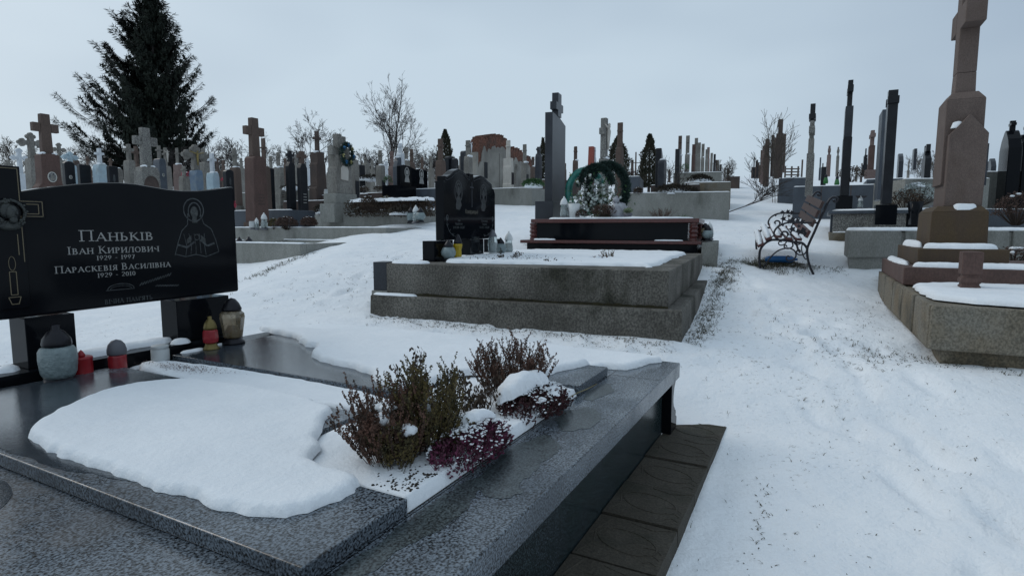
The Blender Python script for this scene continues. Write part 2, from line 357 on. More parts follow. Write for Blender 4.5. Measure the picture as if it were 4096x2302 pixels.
# ------------------------------------------------------------ serif lettering
def arc(cx, cy, rx, ry, a0, a1, n=10): return [(cx + rx * math.cos(R(a0 + (a1 - a0) * i / n)), cy + ry * math.sin(R(a0 + (a1 - a0) * i / n))) for i in range(n + 1)]
GL = {'П': (.86, 'S.16 S.70 H.16,.70,.96'), 'А': (.84, 'D.08,0,.42,1,1 D.40,1,.76,0,2 H.2,.62,.34 F.08 F.76'), 'Н': (.86, 'S.16 S.70 H.16,.70,.5'), 'Ь': (.68, 'S.16 A.28,.27,.28,.25,-90,90 H.16,.28,.02 H.16,.28,.52'),
 'К': (.80, 'S.16 D.2,.46,.66,1,1 D.32,.58,.72,0,2 F.72'), 'І': (.36, 'S.18'), 'В': (.72, 'S.16 A.28,.76,.22,.22,-90,90 A.28,.27,.30,.25,-90,90 H.16,.28,.98 H.16,.3,.53 H.16,.28,.02'), 'И': (.88, 'S.16 S.72 D.16,.06,.72,.94,1'),
 'Р': (.68, 'S.16 A.28,.73,.26,.25,-90,90 H.16,.28,.98 H.16,.28,.48'), 'Л': (.82, 'D.1,0,.28,1,1 S.66 H.28,.66,.97 F.1'), 'О': (.86, 'A.42,.5,.34,.49,0,360'), 'Ч': (.78, 'S.62 A.38,.76,.26,.32,180,290'),
 'С': (.78, 'A.44,.5,.34,.49,45,315'), 'Е': (.68, 'S.16 H.16,.58,.97 H.16,.48,.5 H.16,.60,.03'), 'Я': (.76, 'S.58 A.44,.73,.26,.25,90,270 H.44,.58,.98 H.44,.58,.48 D.1,0,.42,.5,2'), 'М': (1.0, 'D.12,0,.14,1,1 D.14,1,.48,.05,2 D.48,.05,.84,1,1 S.85 F.12'),
 'Т': (.76, 'S.38 H.06,.70,.96'), "'": (.24, 'D.12,.7,.14,1,2'), ' ': (.4, ''), '-': (.5, 'H.1,.4,.42'), '1': (.42, 'S.2'), '0': (.62, 'A.3,.5,.22,.48,0,360'), '9': (.62, 'A.3,.7,.22,.28,0,360 D.52,.7,.2,.02,1'),
 '7': (.6, 'H.06,.54,.95 D.52,.95,.22,0,2'), '2': (.62, 'A.3,.74,.22,.25,160,-30 D.5,.62,.08,.04,1 H.08,.56,.05')}
def text(b, s, xl, z0, hgt, width, y, caps=1.22):
    segs = []; x = 0
    for i, ch in enumerate(s):
        big = caps if (i == 0 or s[i - 1] == ' ') and ch in GL and ch.isalpha() else 1
        wd, d = GL[ch]; segs.append((x, big, d)); x += (wd + .07) * big
    kx = width / x; cnt = 0
    for x0, big, d in segs:
        for c in d.split():
            k = c[0]; v = [float(q) for q in c[1:].split(',')]; cnt += 1; dp = y - .0012 - .00006 * (cnt % 7)
            def quad(p, q, t):
                ax, az, bx, bz = p[0] * big * kx, p[1] * big * hgt, q[0] * big * kx, q[1] * big * hgt
                l = math.hypot(bx - ax, bz - az) + 1e-9; nx_, nz_ = -(bz - az) / l * t / 2, (bx - ax) / l * t / 2
                X = xl + x0 * kx; b.prism([(X + ax + nx_, z0 + az + nz_), (X + ax - nx_, z0 + az - nz_), (X + bx - nx_, z0 + bz - nz_), (X + bx + nx_, z0 + bz + nz_)], dp, y)
            T, t_ = hgt * .17, hgt * .075
            if k == 'S': quad((v[0], 0), (v[0], 1), T); quad((v[0] - .15, .025), (v[0] + .15, .025), t_); quad((v[0] - .15, .975), (v[0] + .15, .975), t_)
            elif k == 'H': quad((v[0], v[2]), (v[1], v[2]), t_)
            elif k == 'D': quad(v[:2], v[2:4], T if v[4] == 2 else t_)
            elif k == 'F': quad((v[0] - .12, .025), (v[0] + .12, .025), t_)
            elif k == 'A':
                P = arc(*v)
                for p, q in zip(P[:-1], P[1:]):
                    m_ = abs((p[0] + q[0]) / 2 - v[0]) / v[2]; quad(p, q, t_ + (T - t_) * m_ ** 1.5)
def ring(b, cx, cz, rx, rz, y, t, n=24, a0=0, a1=360, dp=.001):
    P = arc(cx, cz, rx, rz, a0, a1, n)
    for p, q in zip(P[:-1], P[1:]):
        dx, dz = q[0] - p[0], q[1] - p[1]; l = math.hypot(dx, dz) + 1e-9; nx_, nz_ = -dz / l * t / 2, dx / l * t / 2
        b.prism([(p[0] + nx_, p[1] + nz_), (p[0] - nx_, p[1] - nz_), (q[0] - nx_, q[1] - nz_), (q[0] + nx_, q[1] + nz_)], y - dp, y)
def line(b, P, y, t, dp=.001):
    for p, q in zip(P[:-1], P[1:]):
        dx, dz = q[0] - p[0], q[1] - p[1]; l = math.hypot(dx, dz) + 1e-9; nx_, nz_ = -dz / l * t / 2, dx / l * t / 2
        b.prism([(p[0] + nx_, p[1] + nz_), (p[0] - nx_, p[1] - nz_), (q[0] - nx_, q[1] - nz_), (q[0] + nx_, q[1] + nz_)], y - dp, y)
def disc(b, cx, cz, rx, rz, y, dp=.0012, n=16): b.prism(arc(cx, cz, rx, rz, 0, 360 - 360 / n, n - 1), y - dp, y)

# ------------------------------------------------------------ foreground double grave
TH = .4853; PHI = math.pi / 2 - TH
A2 = Vector((math.sin(TH), math.cos(TH), 0)); B2 = Vector((math.cos(TH), -math.sin(TH), 0))
GO = A2 * 3.035 - B2 * .6125 + Vector((0, 0, .07))
def gw(x, y, z): return GO + A2 * x - B2 * y + Vector((0, 0, z))
g = empty('granite_grave', GO, PHI, 'large polished grey granite double grave with black headstone in the foreground', 'grave')
b = B().box(-2.66, -.115, .06, 2.62, -.03, .27); b.build('grave_body', 'granite_side', g, bev=.003)
b = B().box(-2.71, 0, 0, 2.66, .272, .35); b.build('base_slab', 'granite', g, bev=.004)
# plates with a corner cut out for the flower bed
p1 = [(-2.28, .248), (-1.95, .248), (-1.95, .80), (-1.50, .80), (-1.50, 2.33), (-2.28, 2.33)]
p2 = [(-.81, .248), (-.43, .248), (-.43, 2.33), (-1.232, 2.33), (-1.232, .80), (-.81, .80)]
o = B().prismz(p1, .352, .392).build('cover_plate', 'granite', g, bev=.003); o['label'] = 'near cover plate under a thick snow blanket'
o = B().prismz(p2, .352, .392).build('cover_plate', 'granite', g, bev=.003); o['label'] = 'far cover plate with a wet bare patch by the headstone'
b = B()
for x in (-.403,): b.box(x - .0012, x + .0012, .004, .247, .35, .3506)
b.box(-2.7, -.01, .2405, .2425, .35, .3506); b.build('slab_joint', 'black', g)
# carved corner console
pr = [(-.117, -.0), (.010, 0), (.012, .035), (.014, .06), (-.012, .075), (-.006, .09), (-.018, .105), (-.028, .10), (-.034, .118), (-.06, .135), (-.072, .16), (-.072, .19), (-.062, .225), (-.04, .25), (-.02, .268), (-.117, .268)]
B().prism(pr, .012, .0615).build('corner_console', 'black', g, bev=.003)
B().box(-2.0, -.76, 2.40, 2.655, .352, .425).build('plinth', 'black', g, bev=.003)
for x0, x1 in ((-1.80, -1.606), (-1.117, -.80)): B().box(x0, x1, 2.455, 2.60, .4255, .652).build('stone_post', 'black', g, bev=.003)
top = [(-1.77, 1.205), (-1.70, 1.222), (-1.62, 1.238), (-1.54, 1.252), (-1.45, 1.264), (-1.36, 1.270), (-1.28, 1.268), (-1.2, 1.259), (-1.12, 1.250), (-1.04, 1.247), (-.95, 1.252), (-.86, 1.264), (-.79, 1.277), (-.724, 1.288)]
Y0 = 2.46
h = B().prism([(-1.95, .654), (-.724, .668)] + top[::-1] + [(-1.95, 1.205)], Y0, Y0 + .075).build('headstone', 'black', g, bev=.012)
# the cross that rises at the left end
cr = B().prism([(-1.885, .70), (-1.772, .70), (-1.772, 1.087), (-1.69, 1.087), (-1.69, 1.172), (-1.772, 1.172), (-1.772, 1.31), (-1.885, 1.31), (-1.885, 1.172), (-1.967, 1.172), (-1.967, 1.087), (-1.885, 1.087)], Y0 - .008, Y0 + .06).build('headstone_cross', 'black', h, bev=.002)
b = B(); y = Y0 - .008
for P in ([(-1.70, 1.097), (-1.70, 1.162), (-1.782, 1.162), (-1.782, 1.30), (-1.875, 1.30), (-1.875, 1.162)], [(-1.7, 1.097), (-1.782, 1.097), (-1.782, .90)], [(-1.875, 1.097), (-1.875, .90)], [(-1.715, 1.108), (-1.715, 1.150), (-1.76, 1.150)], [(-1.715, 1.108), (-1.76, 1.108)], [(-1.80, 1.02), (-1.80, .93)]): line(b, P, y, .003)
ring(b, -1.828, .895, .012, .03, y, .002); line(b, [(-1.84, .86), (-1.84, .76), (-1.816, .76), (-1.816, .86), (-1.84, .86)], y, .003); line(b, [(-1.85, .75), (-1.806, .75), (-1.815, .72), (-1.84, .72), (-1.85, .75)], y, .003)
b.build('cross_outline', 'engg', h)
rnd = random.Random(3); b = B(); c = (-1.822, 1.112)
b.tube([(c[0] + .052 * math.cos(R(a)), Y0 - .016, c[1] + .052 * math.sin(R(a))) for a in range(0, 361, 18)], .007, 6)
for i in range(44):
    a = rnd.uniform(0, 360); r = .052 + rnd.uniform(-.008, .010); b.ell((c[0] + r * math.cos(R(a)), Y0 - .02, c[1] + r * math.sin(R(a))), (.006, .006, .006), 6, 4)
b.ell((c[0] + .004, Y0 - .02, c[1]), (.024, .022, .033), 12, 8); b.ell((c[0] - .012, Y0 - .012, c[1] + .01), (.028, .016, .036), 10, 6)
b.ell((c[0] + .014, Y0 - .04, c[1] - .004), (.004, .008, .009), 6, 4); b.ell((c[0] + .006, Y0 - .026, c[1] - .03), (.016, .016, .018), 8, 6)
b.ell((c[0] - .004, Y0 - .012, c[1] - .055), (.046, .014, .022), 10, 6); b.build('bronze_head_relief', 'bronze', h, smooth=True)
for args in (('ПАНЬКІВ', -1.562, .984, .040, .352, Y0, 1.3), ('ІВАН КИРИЛОВИЧ', -1.614, .924, .027, .428, Y0, 1.3), ('1929 - 1997', -1.492, .892, .021, .180, Y0), ('ПАРАСКЕВІЯ ВАСИЛІВНА', -1.670, .840, .025, .540, Y0, 1.3), ('1929 - 2010', -1.494, .808, .021, .180, Y0)):
    b = B(); text(b, *args); b.build('inscription', 'engr', h)
b = B(); text(b, "ВІЧНА ПАМ'ЯТЬ", -1.470, .676, .022, .232, Y0, 1)
# engraved loaf, wheat and praying woman
ring(b, -1.39, .745, .062, .026, Y0, .003, 20, 0, 180); ring(b, -1.39, .745, .05, .016, Y0, .002, 18, 0, 180); line(b, [(-1.46, .742), (-1.325, .742)], Y0, .003)
for i in range(12): line(b, [(-1.30 + i * .014, .752 + i * .0035), (-1.286 + i * .014, .768 + i * .0035)], Y0, .004)
for i in range(9): line(b, [(-1.22 + i * .014, .742 - i * .001), (-1.206 + i * .014, .748 - i * .001)], Y0, .005)
b.build('faint_inscription', 'engd', h)
b = B(); hx, hz = -.985, 1.145
ring(b, hx, hz, .058, .062, Y0, .006, 26); ring(b, hx + .004, hz - .012, .036, .052, Y0, .006, 20, -30, 210, .0014)
line(b, [(hx - .036, hz - .02), (hx - .040, hz - .08), (hx - .075, hz - .115), (hx - .10, hz - .18), (hx - .12, hz - .245)], Y0, .004); line(b, [(hx + .038, hz - .02), (hx + .055, hz - .075), (hx + .10, hz - .105), (hx + .125, hz - .17), (hx + .14, hz - .235)], Y0, .004)
for k in range(5): line(b, [(hx - .06 + k * .03, hz - .25 + .01 * (k % 2)), (hx - .05 + k * .026, hz - .20), (hx - .065 + k * .03, hz - .13)], Y0, .003)
line(b, [(hx - .115, hz - .24), (hx - .06, hz - .255), (hx + .0, hz - .245), (hx + .06, hz - .26), (hx + .14, hz - .235)], Y0, .004)
line(b, [(hx - .10, hz - .19), (hx - .05, hz - .205), (hx - .005, hz - .175)], Y0, .010, .0012); line(b, [(hx + .115, hz - .185), (hx + .07, hz - .20), (hx + .03, hz - .165)], Y0, .010, .0012)
b.build('engraved_veil', 'engd', h)
b = B(); disc(b, hx + .002, hz - .012, .022, .031, Y0, .0016); b.prism([(hx - .008, hz - .035), (hx + .014, hz - .038), (hx + .02, hz - .07), (hx - .012, hz - .07)], Y0 - .0009, Y0)
for sx, ax in ((-1, .5), (1, -.4)):
    for k in range(4): line(b, [(hx + .006 + sx * .055, hz - .185 + k * .007), (hx + .006 + sx * .028, hz - .165 + k * .008)], Y0, .0045, .0013)
ring(b, hx + .01, hz - .15, .014, .016, Y0, .004, 12)
b.build('engraved_face_and_hands', mat('grey_engraving', (.06, .066, .066), .6, (.018, .02, .02), 60), h)
b = B()
for dx in (-.008, .009): disc(b, hx + .002 + dx, hz - .008, .004, .002, Y0 - .0016, .0004, 8)
line(b, [(hx - .003, hz - .028), (hx + .007, hz - .028)], Y0 - .0016, .002, .0004); line(b, [(hx + .003, hz - .01), (hx + .001, hz - .02)], Y0 - .0016, .0018, .0004)
b.build('engraved_features', 'black', h)
# flower-bed soil inside the frame
B().prismz([(-1.948, .25), (-.812, .25), (-.812, .798), (-1.948, .798)], .3503, .3515).build('flower_bed_soil', 'soil', g)
# snow on the grave
def blanket(P, z, th, label, g_=.012, seed=0, r=.03, amp=.012, zf=None, rounds=2):
    o = snowmesh(B(), rough(P, .025, amp, seed, rounds), z, th, r, g_, .004, seed, zf).build('snow_blanket', 'snow', None, smooth=True)
    o.location = GO; o.rotation_euler = (0, 0, PHI); return tag(o, label, 'snow', kind='stuff')
blanket([(-2.20, 1.56), (-2.215, 1.2), (-2.205, .8), (-2.20, .52), (-2.16, .41), (-2.05, .385), (-1.95, .375), (-1.915, .42), (-1.93, .52), (-1.90, .62), (-1.80, .72), (-1.66, .82), (-1.52, .90), (-1.49, 1.2), (-1.485, 1.62), (-1.56, 1.80), (-1.68, 1.87), (-1.78, 1.87), (-1.88, 1.83), (-2.0, 1.76), (-2.12, 1.66)], .393, .026, 'thick snow blanket covering the near cover plate of the granite grave', seed=1)
blanket([(-.58, 2.34), (-.62, 2.06), (-.72, 1.98), (-.78, 1.86), (-.75, 1.80), (-.90, 1.70), (-.99, 1.55), (-1.03, 1.3), (-1.10, 1.1), (-1.20, .97), (-1.22, .82), (-.86, .78), (-.79, .50), (-.70, .42), (-.55, .40), (-.46, .345), (-.40, .34), (-.34, .31), (-.30, .20), (-.22, .15), (-.12, .15), (-.04, .085), (.0, .09), (.012, .3), (.014, 1.2), (.01, 2.35), (-.2, 2.62), (-.5, 2.63)], .393, .030, 'thick snow blanket covering the far cover plate and the back edge of the granite grave', seed=4, zf=lambda x, y: .3515 + .0415 * ss((-.385 - x) / .045) * ss((y - .215) / .03))
blanket([(-1.497, 2.34), (-1.236, 2.34), (-1.236, .72), (-1.497, .80)], .352, .034, 'snow filling the gutter between the two cover plates', seed=5, r=.02, amp=.001)
blanket([(-1.947, .252), (-.812, .252), (-.812, .79), (-1.947, .79)], .352, .034, 'lumpy snow over the flower bed of the granite grave', seed=6, r=.015, amp=.0003, rounds=0)
b = B(); 
for (x, yy, rx, ry, s_) in ((-1.50, 2.52, .20, .07, 1), (-1.25, 2.54, .16, .06, 2), (-1.12, 2.43, .05, .05, 3), (-1.86, 2.50, .05, .05, 4)):
    snowmesh(b, rough(blob_snow(x, yy, rx, ry, s_), .02, .004, s_), .4255, .03, .05, .012, .004, s_)
b.build('snow_cap', 'snow', g, smooth=True)
b = B()
for (x, yy, rx, ry, s_, z) in ((-1.76, 2.33, .09, .035, 5, .3525), (-1.53, 2.35, .09, .04, 6, .3525), (-1.36, 2.36, .08, .04, 7, .3525), (-1.13, 2.32, .08, .025, 8, .3925), (-.94, 2.34, .05, .018, 9, .3925)):
    snowmesh(b, rough(blob_snow(x, yy, rx, ry, s_), .02, .003, s_), z, .014, .03, .01, .003, s_)
b.build('snow_cap', 'snow', g, smooth=True)
b = B(); rnd = random.Random(5)
for i in range(420):
    a = rnd.gauss(0, .13); q = rnd.gauss(0, .03); x, yy = -1.37 + q - a * .1, 2.02 + a
    d = Vector((rnd.uniform(-1, 1), rnd.uniform(-1, 1), rnd.uniform(-.1, .3))).normalized(); b.leaf((x, yy, .388 + rnd.uniform(0, .006)), d, (0, 0, 1), rnd.uniform(.005, .014), .0022)
o = b.build('fallen_petals', mat('fallen_petals', (.12, .06, .06), .9, (.07, .04, .03), 60)); o.location = GO; o.rotation_euler = (0, 0, PHI); tag(o, 'scatter of brown heather petals on the snow between the cover plates', 'petals', kind='stuff')
# wet film on the slab by the headstone
B().prismz([(-1.229, 2.325), (-.44, 2.325), (-.44, 1.2), (-1.0, 1.0), (-1.229, .84)], .3925, .3932).build('water_film', 'granite_wet', g)
B().prismz(rough([(-2.69, 2.37), (-2.3, 2.38), (-2.30, 1.9), (-2.33, 1.5), (-2.31, 1.25), (-2.5, 1.1), (-2.6, 1.0), (-2.69, 1.05)], .03, .012, 3), .3505, .3512).build('water_film', 'granite_wet', g)
B().prismz(rough([(-2.27, 2.32), (-1.51, 2.32), (-1.51, 1.4), (-1.9, 1.3), (-2.1, 1.0), (-2.16, .9), (-2.22, .96), (-2.27, 1.3)], .03, .010, 5), .3925, .3932).build('water_film', 'granite_wet', g)

b = B()
for x, yy, rx, ry, s_ in ((-1.52, .15, .24, .085, 1), (-1.92, .19, .28, .05, 2), (-2.3, .2, .3, .03, 3), (-1.08, .15, .16, .08, 4), (-.72, .19, .16, .045, 5), (-1.72, .10, .06, .05, 6)):
    P = rough(blob_snow(x, yy, rx, ry, s_, 16), .012, .012, s_); b.prismz([(px_, min(py_, .247)) for px_, py_ in P], .3505, .3509 + s_ * .00005)
b.build('water_film', mat('damp_granite', (.05, .062, .065), .28, (.035, .045, .048), 6, fine=.9, fscale=170), g)
# paving along the foot of the grave
b = B(); rnd = random.Random(8)
for i in range(10):
    x1 = .15 - i * .302; x0 = x1 - .296; dz = rnd.uniform(-.004, .004)
    b.box(x0, x1, -.225, .058, -.075, dz, .003, .003)
    cx, cy = (x0 + x1) / 2, -.085
    for a0, a1, rx, ry in ((0, 360, .068, .105),):
        P = [(cx + rx * math.cos(R(a)) + .02 * math.sin(R(a)), cy + ry * math.sin(R(a)), dz) for a in range(a0, a1 + 1, 15)]; b.tube(P, .0026, 5)
    for k in range(3): b.tube([(cx - .10 + .035 * k, cy - .125, dz), (cx - .085 + .04 * k, cy - .10, dz), (cx - .10 + .045 * k, cy - .08 + .01 * k, dz)], .0022, 5)
    b.tube([(cx - .13, cy + .13, dz), (cx - .05, cy + .10, dz), (cx + .03, cy + .12, dz), (cx + .13, cy + .09, dz)], .0024, 5)
    b.tube([(cx + .14, cy - .13, dz), (cx + .11, cy - .06, dz), (cx + .13, cy + .02, dz)], .0024, 5)
o = struct('pavement', b, 'tile', bev=.0); o.location = GO; o.rotation_euler = (0, 0, PHI)

# ------------------------------------------------------------ grave lanterns
def lantern(loc, kind, h, label, group='grave lanterns', rz=0, sc_=1, name='grave_lantern'):
    r = empty(name, loc, rz, label, 'lantern', group)
    def L(prof, nm, m, k=16, par=r): return B().lathe([(a * h, z * h) for a, z in prof], k=k).build(nm, m, par, smooth=k > 8)
    if kind == 'big':
        L([(.0, 0), (.27, 0), (.27, .05), (.21, .10), (.20, .17)], 'foot', 'lid'); L([(.0, .17), (.20, .172), (.235, .25), (.255, .45), (.25, .58), (.22, .64), (.16, .665)], 'glass_body', 'glassf'); L([(.185, .66), (.20, .70), (.185, .78), (.12, .88), (.06, .92), (.055, .985), (.03, 1), (0, 1)], 'lid', 'lid')
    elif kind == 'candle':
        L([(0, 0), (.29, 0), (.31, .03), (.29, .10), (.29, .70), (.31, .74), (.28, .78), (0, .775)], 'candle_body', 'redw'); L([(.1, .775), (.11, .83), (.06, .93), (0, 1)], 'lid', 'redw')
    elif kind == 'redgrey':
        L([(0, 0), (.27, 0), (.25, .05), (.20, .13)], 'foot', 'lid'); L([(.20, .13)] + [(.215 + (.012 if i % 2 else 0), .14 + i * .026) for i in range(16)] + [(.20, .58)], 'glass_body', 'redgl'); L([(.22, .58), (.235, .62), (.235, .72), (.20, .86), (.12, .96), (0, 1)], 'lid', 'lidg')
    elif kind == 'jar':
        L([(0, 0), (.36, 0), (.34, .06), (.26, .12), (.26, .2)], 'foot', 'lidg'); L([(.26, .2), (.36, .24), (.38, .34), (.38, .80), (.33, .86), (.36, .88), (.36, .98), (.33, 1)], 'glass_body', 'wax')
    elif kind == 'brass':
        L([(0, 0), (.24, 0), (.22, .04), (.17, .12), (.16, .18)], 'foot', 'brass'); L([(.16, .18), (.205, .22), (.215, .34), (.20, .56), (.17, .60)], 'glass_body', 'redgl', 8); L([(.18, .60), (.19, .66), (.16, .78), (.10, .88), (.06, .9), (.06, .99), (0, 1)], 'lid', 'brass')
    elif kind == 'amber':
        L([(0, 0), (.24, 0), (.23, .05), (.19, .09), (.17, .13)], 'foot', 'lid'); L([(.16, .13), (.19, .16), (.25, .58), (.24, .66), (.18, .72)], 'glass_body', 'amber', 8); L([(0, .14), (.12, .14), (.13, .3), (.06, .42), (0, .42)], 'candle', mat('melted_wax', (.30, .2, .07), .5)); L([(.19, .72), (.2, .76), (.15, .88), (.08, .97), (0, 1)], 'lid', 'lid')
    elif kind == 'white':
        L([(0, 0), (.25, 0), (.22, .06), (.17, .11)], 'foot', 'lidg'); L([(.15, .11), (.20, .2), (.16, .5), (.15, .62)], 'glass_body', 'glass', 8); L([(0, .12), (.11, .12), (.11, .5), (0, .5)], 'candle', 'wax', 10); L([(.17, .62), (.18, .66), (.14, .8), (.08, .9), (.04, .92), (.03, 1), (0, 1)], 'lid', 'whitep')
    elif kind == 'round':
        L([(0, 0), (.28, 0), (.26, .08), (.18, .14)], 'foot', 'lid'); L([(.18, .14), (.32, .3), (.34, .45), (.26, .62), (.2, .66)], 'glass_body', 'glassf'); L([(0, .2), (.15, .2), (.15, .45), (0, .45)], 'candle', 'wax', 10); L([(.22, .66), (.22, .72), (.12, .85), (.05, .95), (0, 1)], 'lid', 'lid')
    elif kind == 'yellow':
        L([(0, 0), (.22, 0), (.2, .06), (.14, .1)], 'foot', 'lid'); L([(.14, .1), (.16, .2), (.15, .4), (.19, .58), (.17, .64)], 'glass_body', 'yelgl', 8); L([(.17, .64), (.16, .7), (.1, .86), (.05, .97), (0, 1)], 'lid', 'lid')
    elif kind == 'tall':
        L([(0, 0), (.22, 0), (.2, .05), (.13, .16)], 'foot', 'whitep'); L([(.13, .16), (.17, .2), (.19, .5), (.15, .72)], 'glass_body', 'glass', 8); L([(0, .17), (.1, .17), (.1, .5), (0, .5)], 'candle', 'wax', 10); L([(.16, .72), (.15, .76), (.08, .9), (0, 1)], 'lid', 'lidg')
    return r
lantern(gw(-1.755, 2.30, .3525), 'big', .28, 'large frosted grey glass lantern with dark lid, leftmost before the black headstone')
lantern(gw(-1.648, 2.335, .3525), 'candle', .145, 'short plain red candle beside the large frosted lantern')
lantern(gw(-1.512, 2.305, .3525), 'redgrey', .172, 'ribbed red glass lantern with domed grey cap')
lantern(gw(-1.312, 2.30, .3525), 'jar', .108, 'lidless white glass jar lantern before the headstone')
lantern(gw(-1.045, 2.285, .393), 'brass', .18, 'small red lantern with brass foot and brass cap')
lantern(gw(-.89, 2.31, .393), 'amber', .262, 'clear faceted lantern with amber stains and dark lid beside the brass one')
# ------------------------------------------------------------ plants
def sprig(b, bl, base, d, L, rnd, lw, step=.008, curve=.4, leafl=.011, thick=.0012, dens=2, tip=1.0):
    p = Vector(base); d = Vector(d).normalized(); pts = [p.copy()]; n = max(3, int(L / .02))
    bend = Vector((rnd.uniform(-1, 1), rnd.uniform(-1, 1), .3)) * curve
    for i in range(n):
        d = (d + bend / n + Vector((0, 0, .25 / n))).normalized(); p = p + d * (L / n); pts.append(p.copy())
    b.tube(pts, [thick * (1 - .5 * i / n) for i in range(n + 1)], 3, False)
    k = 0.0
    while k < L:
        t = k / L * n; i = min(int(t), n - 1); q = pts[i].lerp(pts[i + 1], t - i)
        if k > L * .25:
            for _ in range(dens):
                a = rnd.uniform(0, 6.28); dd = ((pts[i + 1] - pts[i]).normalized() * .9 + Vector((math.cos(a), math.sin(a), rnd.uniform(-.2, .4)))).normalized()
                bl.leaf(q, dd, (math.sin(a), math.cos(a), .5), leafl * rnd.uniform(.6, 1.2) * (1 - .45 * k / L), lw)
        k += step
    return pts
def heather(loc, rad, hgt, n, label, m='heath', seed=0, group=None, spread=.8, name='heather_plant', sc_=1, leafl=.011, lw=.0034, side=2, mt='twig', snowy=0, cat='plant', step=.0055):
    rnd = random.Random(seed); r = empty(name, loc, 0, label, cat, group)
    b = B(); bl = B()
    for i in range(n):
        a = rnd.uniform(0, 6.28); q = rad * .45 * math.sqrt(rnd.random()); bx, by = q * math.cos(a), q * math.sin(a)
        t = q / (rad * .45); d = Vector((math.cos(a) * t * spread, math.sin(a) * t * spread, 1))
        L = hgt * rnd.uniform(.55, 1.08) * (1 - .15 * t)
        pts = sprig(b, bl, (bx, by, 0), d, L, rnd, lw, step, .45, leafl)
        for _ in range(side):
            k = rnd.randint(len(pts) // 3, len(pts) - 2); a2 = rnd.uniform(0, 6.28)
            sprig(b, bl, pts[k], Vector((math.cos(a2) * .6, math.sin(a2) * .6, 1)), L * rnd.uniform(.2, .4), rnd, lw, step, .3, leafl, .0008)
    b.build('stems', mt, r); bl.build('foliage', m, r)
    if snowy:
        s = B()
        for i in range(snowy): 
            a = rnd.uniform(0, 6.28); q = rad * rnd.uniform(0, .8); s.ell((q * math.cos(a), q * math.sin(a), hgt * rnd.uniform(.35, .75)), (rnd.uniform(.01, .03), rnd.uniform(.01, .025), rnd.uniform(.008, .018)), 7, 5, .2, rnd)
        s.build('snow_on_stems', 'snow', r, smooth=True)
    return r
def cushion(loc, rx, ry, hgt, label, m, seed=0, n=900, snow_top=True, leafl=.012, lw=.0035, name='heather_cushion', group=None):
    rnd = random.Random(seed); r = empty(name, loc, PHI, label, 'plant', group); bl = B(); st = B()
    for i in range(n):
        a = rnd.uniform(0, 6.28); e = math.asin(rnd.random() ** .8); c = Vector((rx * math.cos(a) * math.cos(e), ry * math.sin(a) * math.cos(e), hgt * math.sin(e))) * rnd.uniform(.8, 1.06)
        d = Vector((c.x / rx / rx, c.y / ry / ry, c.z / hgt / hgt + 2)).normalized(); d = (d + Vector((rnd.uniform(-.5, .5), rnd.uniform(-.5, .5), rnd.uniform(-.2, .5)))).normalized()
        q = c - d * .035
        if i % 3 == 0: st.tube([(c.x * .3, c.y * .3, 0), tuple(q), tuple(c)], [.0013, .001, .0007], 3, False)
        for k in range(7):
            a2 = rnd.uniform(0, 6.28); dd = (d * 1.0 + Vector((math.cos(a2), math.sin(a2), rnd.uniform(-.5, .5))) * .8).normalized(); bl.leaf(q + d * .005 * k, dd, (math.sin(a2), .3, math.cos(a2)), leafl * rnd.uniform(.6, 1.2), lw)
    st.build('stems', 'twig', r); bl.build('flowers', m, r)
    if snow_top:
        s = B()
        for i in range(420):
            a = rnd.uniform(0, 6.28); k = rnd.uniform(.1, 1.0)
            if noise.noise((k * math.cos(a) * 2.2, k * math.sin(a) * 2.2, seed)) < -.12: continue
            e = hgt * math.sqrt(max(0, 1 - k * k * .92)) + .004; q = rnd.uniform(.3, 1); s.ell((rx * k * math.cos(a), ry * k * math.sin(a), e), (.0085 * q, .0035 * q, .003 * q) if i % 2 else (.003 * q, .0075 * q, .003 * q), 6, 4, .4, rnd)
        for (dx, dy, kx, ky, zz, t_) in snow_top:
            P = rough(blob_snow(dx, dy, kx, ky, seed + int(dx * 100), 12), .012, .02, seed)
            snowmesh(s, P, 0, t_, .04, .008, .014, seed, zf=lambda x, y: max(.0, hgt * zz * math.sqrt(max(0, 1 - (x / rx) ** 2 * .75 - (y / ry) ** 2 * .75))))
        s.build('snow_cap', 'snow', r, smooth=True)
    return r
bz = .372
GA = 'plants in the flower bed of the granite grave'
heather(gw(-1.75, .47, bz), .16, .225, 125, 'tall pinkish brown dry heather at the left end of the flower bed', 'heathb', 1, GA, .8, snowy=10, side=3)
heather(gw(-1.80, .40, bz), .08, .15, 34, 'dark olive heather low in the middle of the left clump', 'heathg', 2, GA, .5, side=3)
heather(gw(-1.65, .41, bz), .14, .27, 120, 'tall olive green heather in the centre of the flower bed', 'heathg', 3, GA, .42, snowy=4, side=3)
heather(gw(-1.0, .46, bz), .20, .235, 125, 'dark brown heather at the right end of the flower bed', 'heathb', 4, GA, .75, snowy=5, side=3)
heather(gw(-1.62, .33, bz), .05, .13, 20, 'small olive sprigs beside the purple heather', 'heathg', 14, GA, .5, side=2)
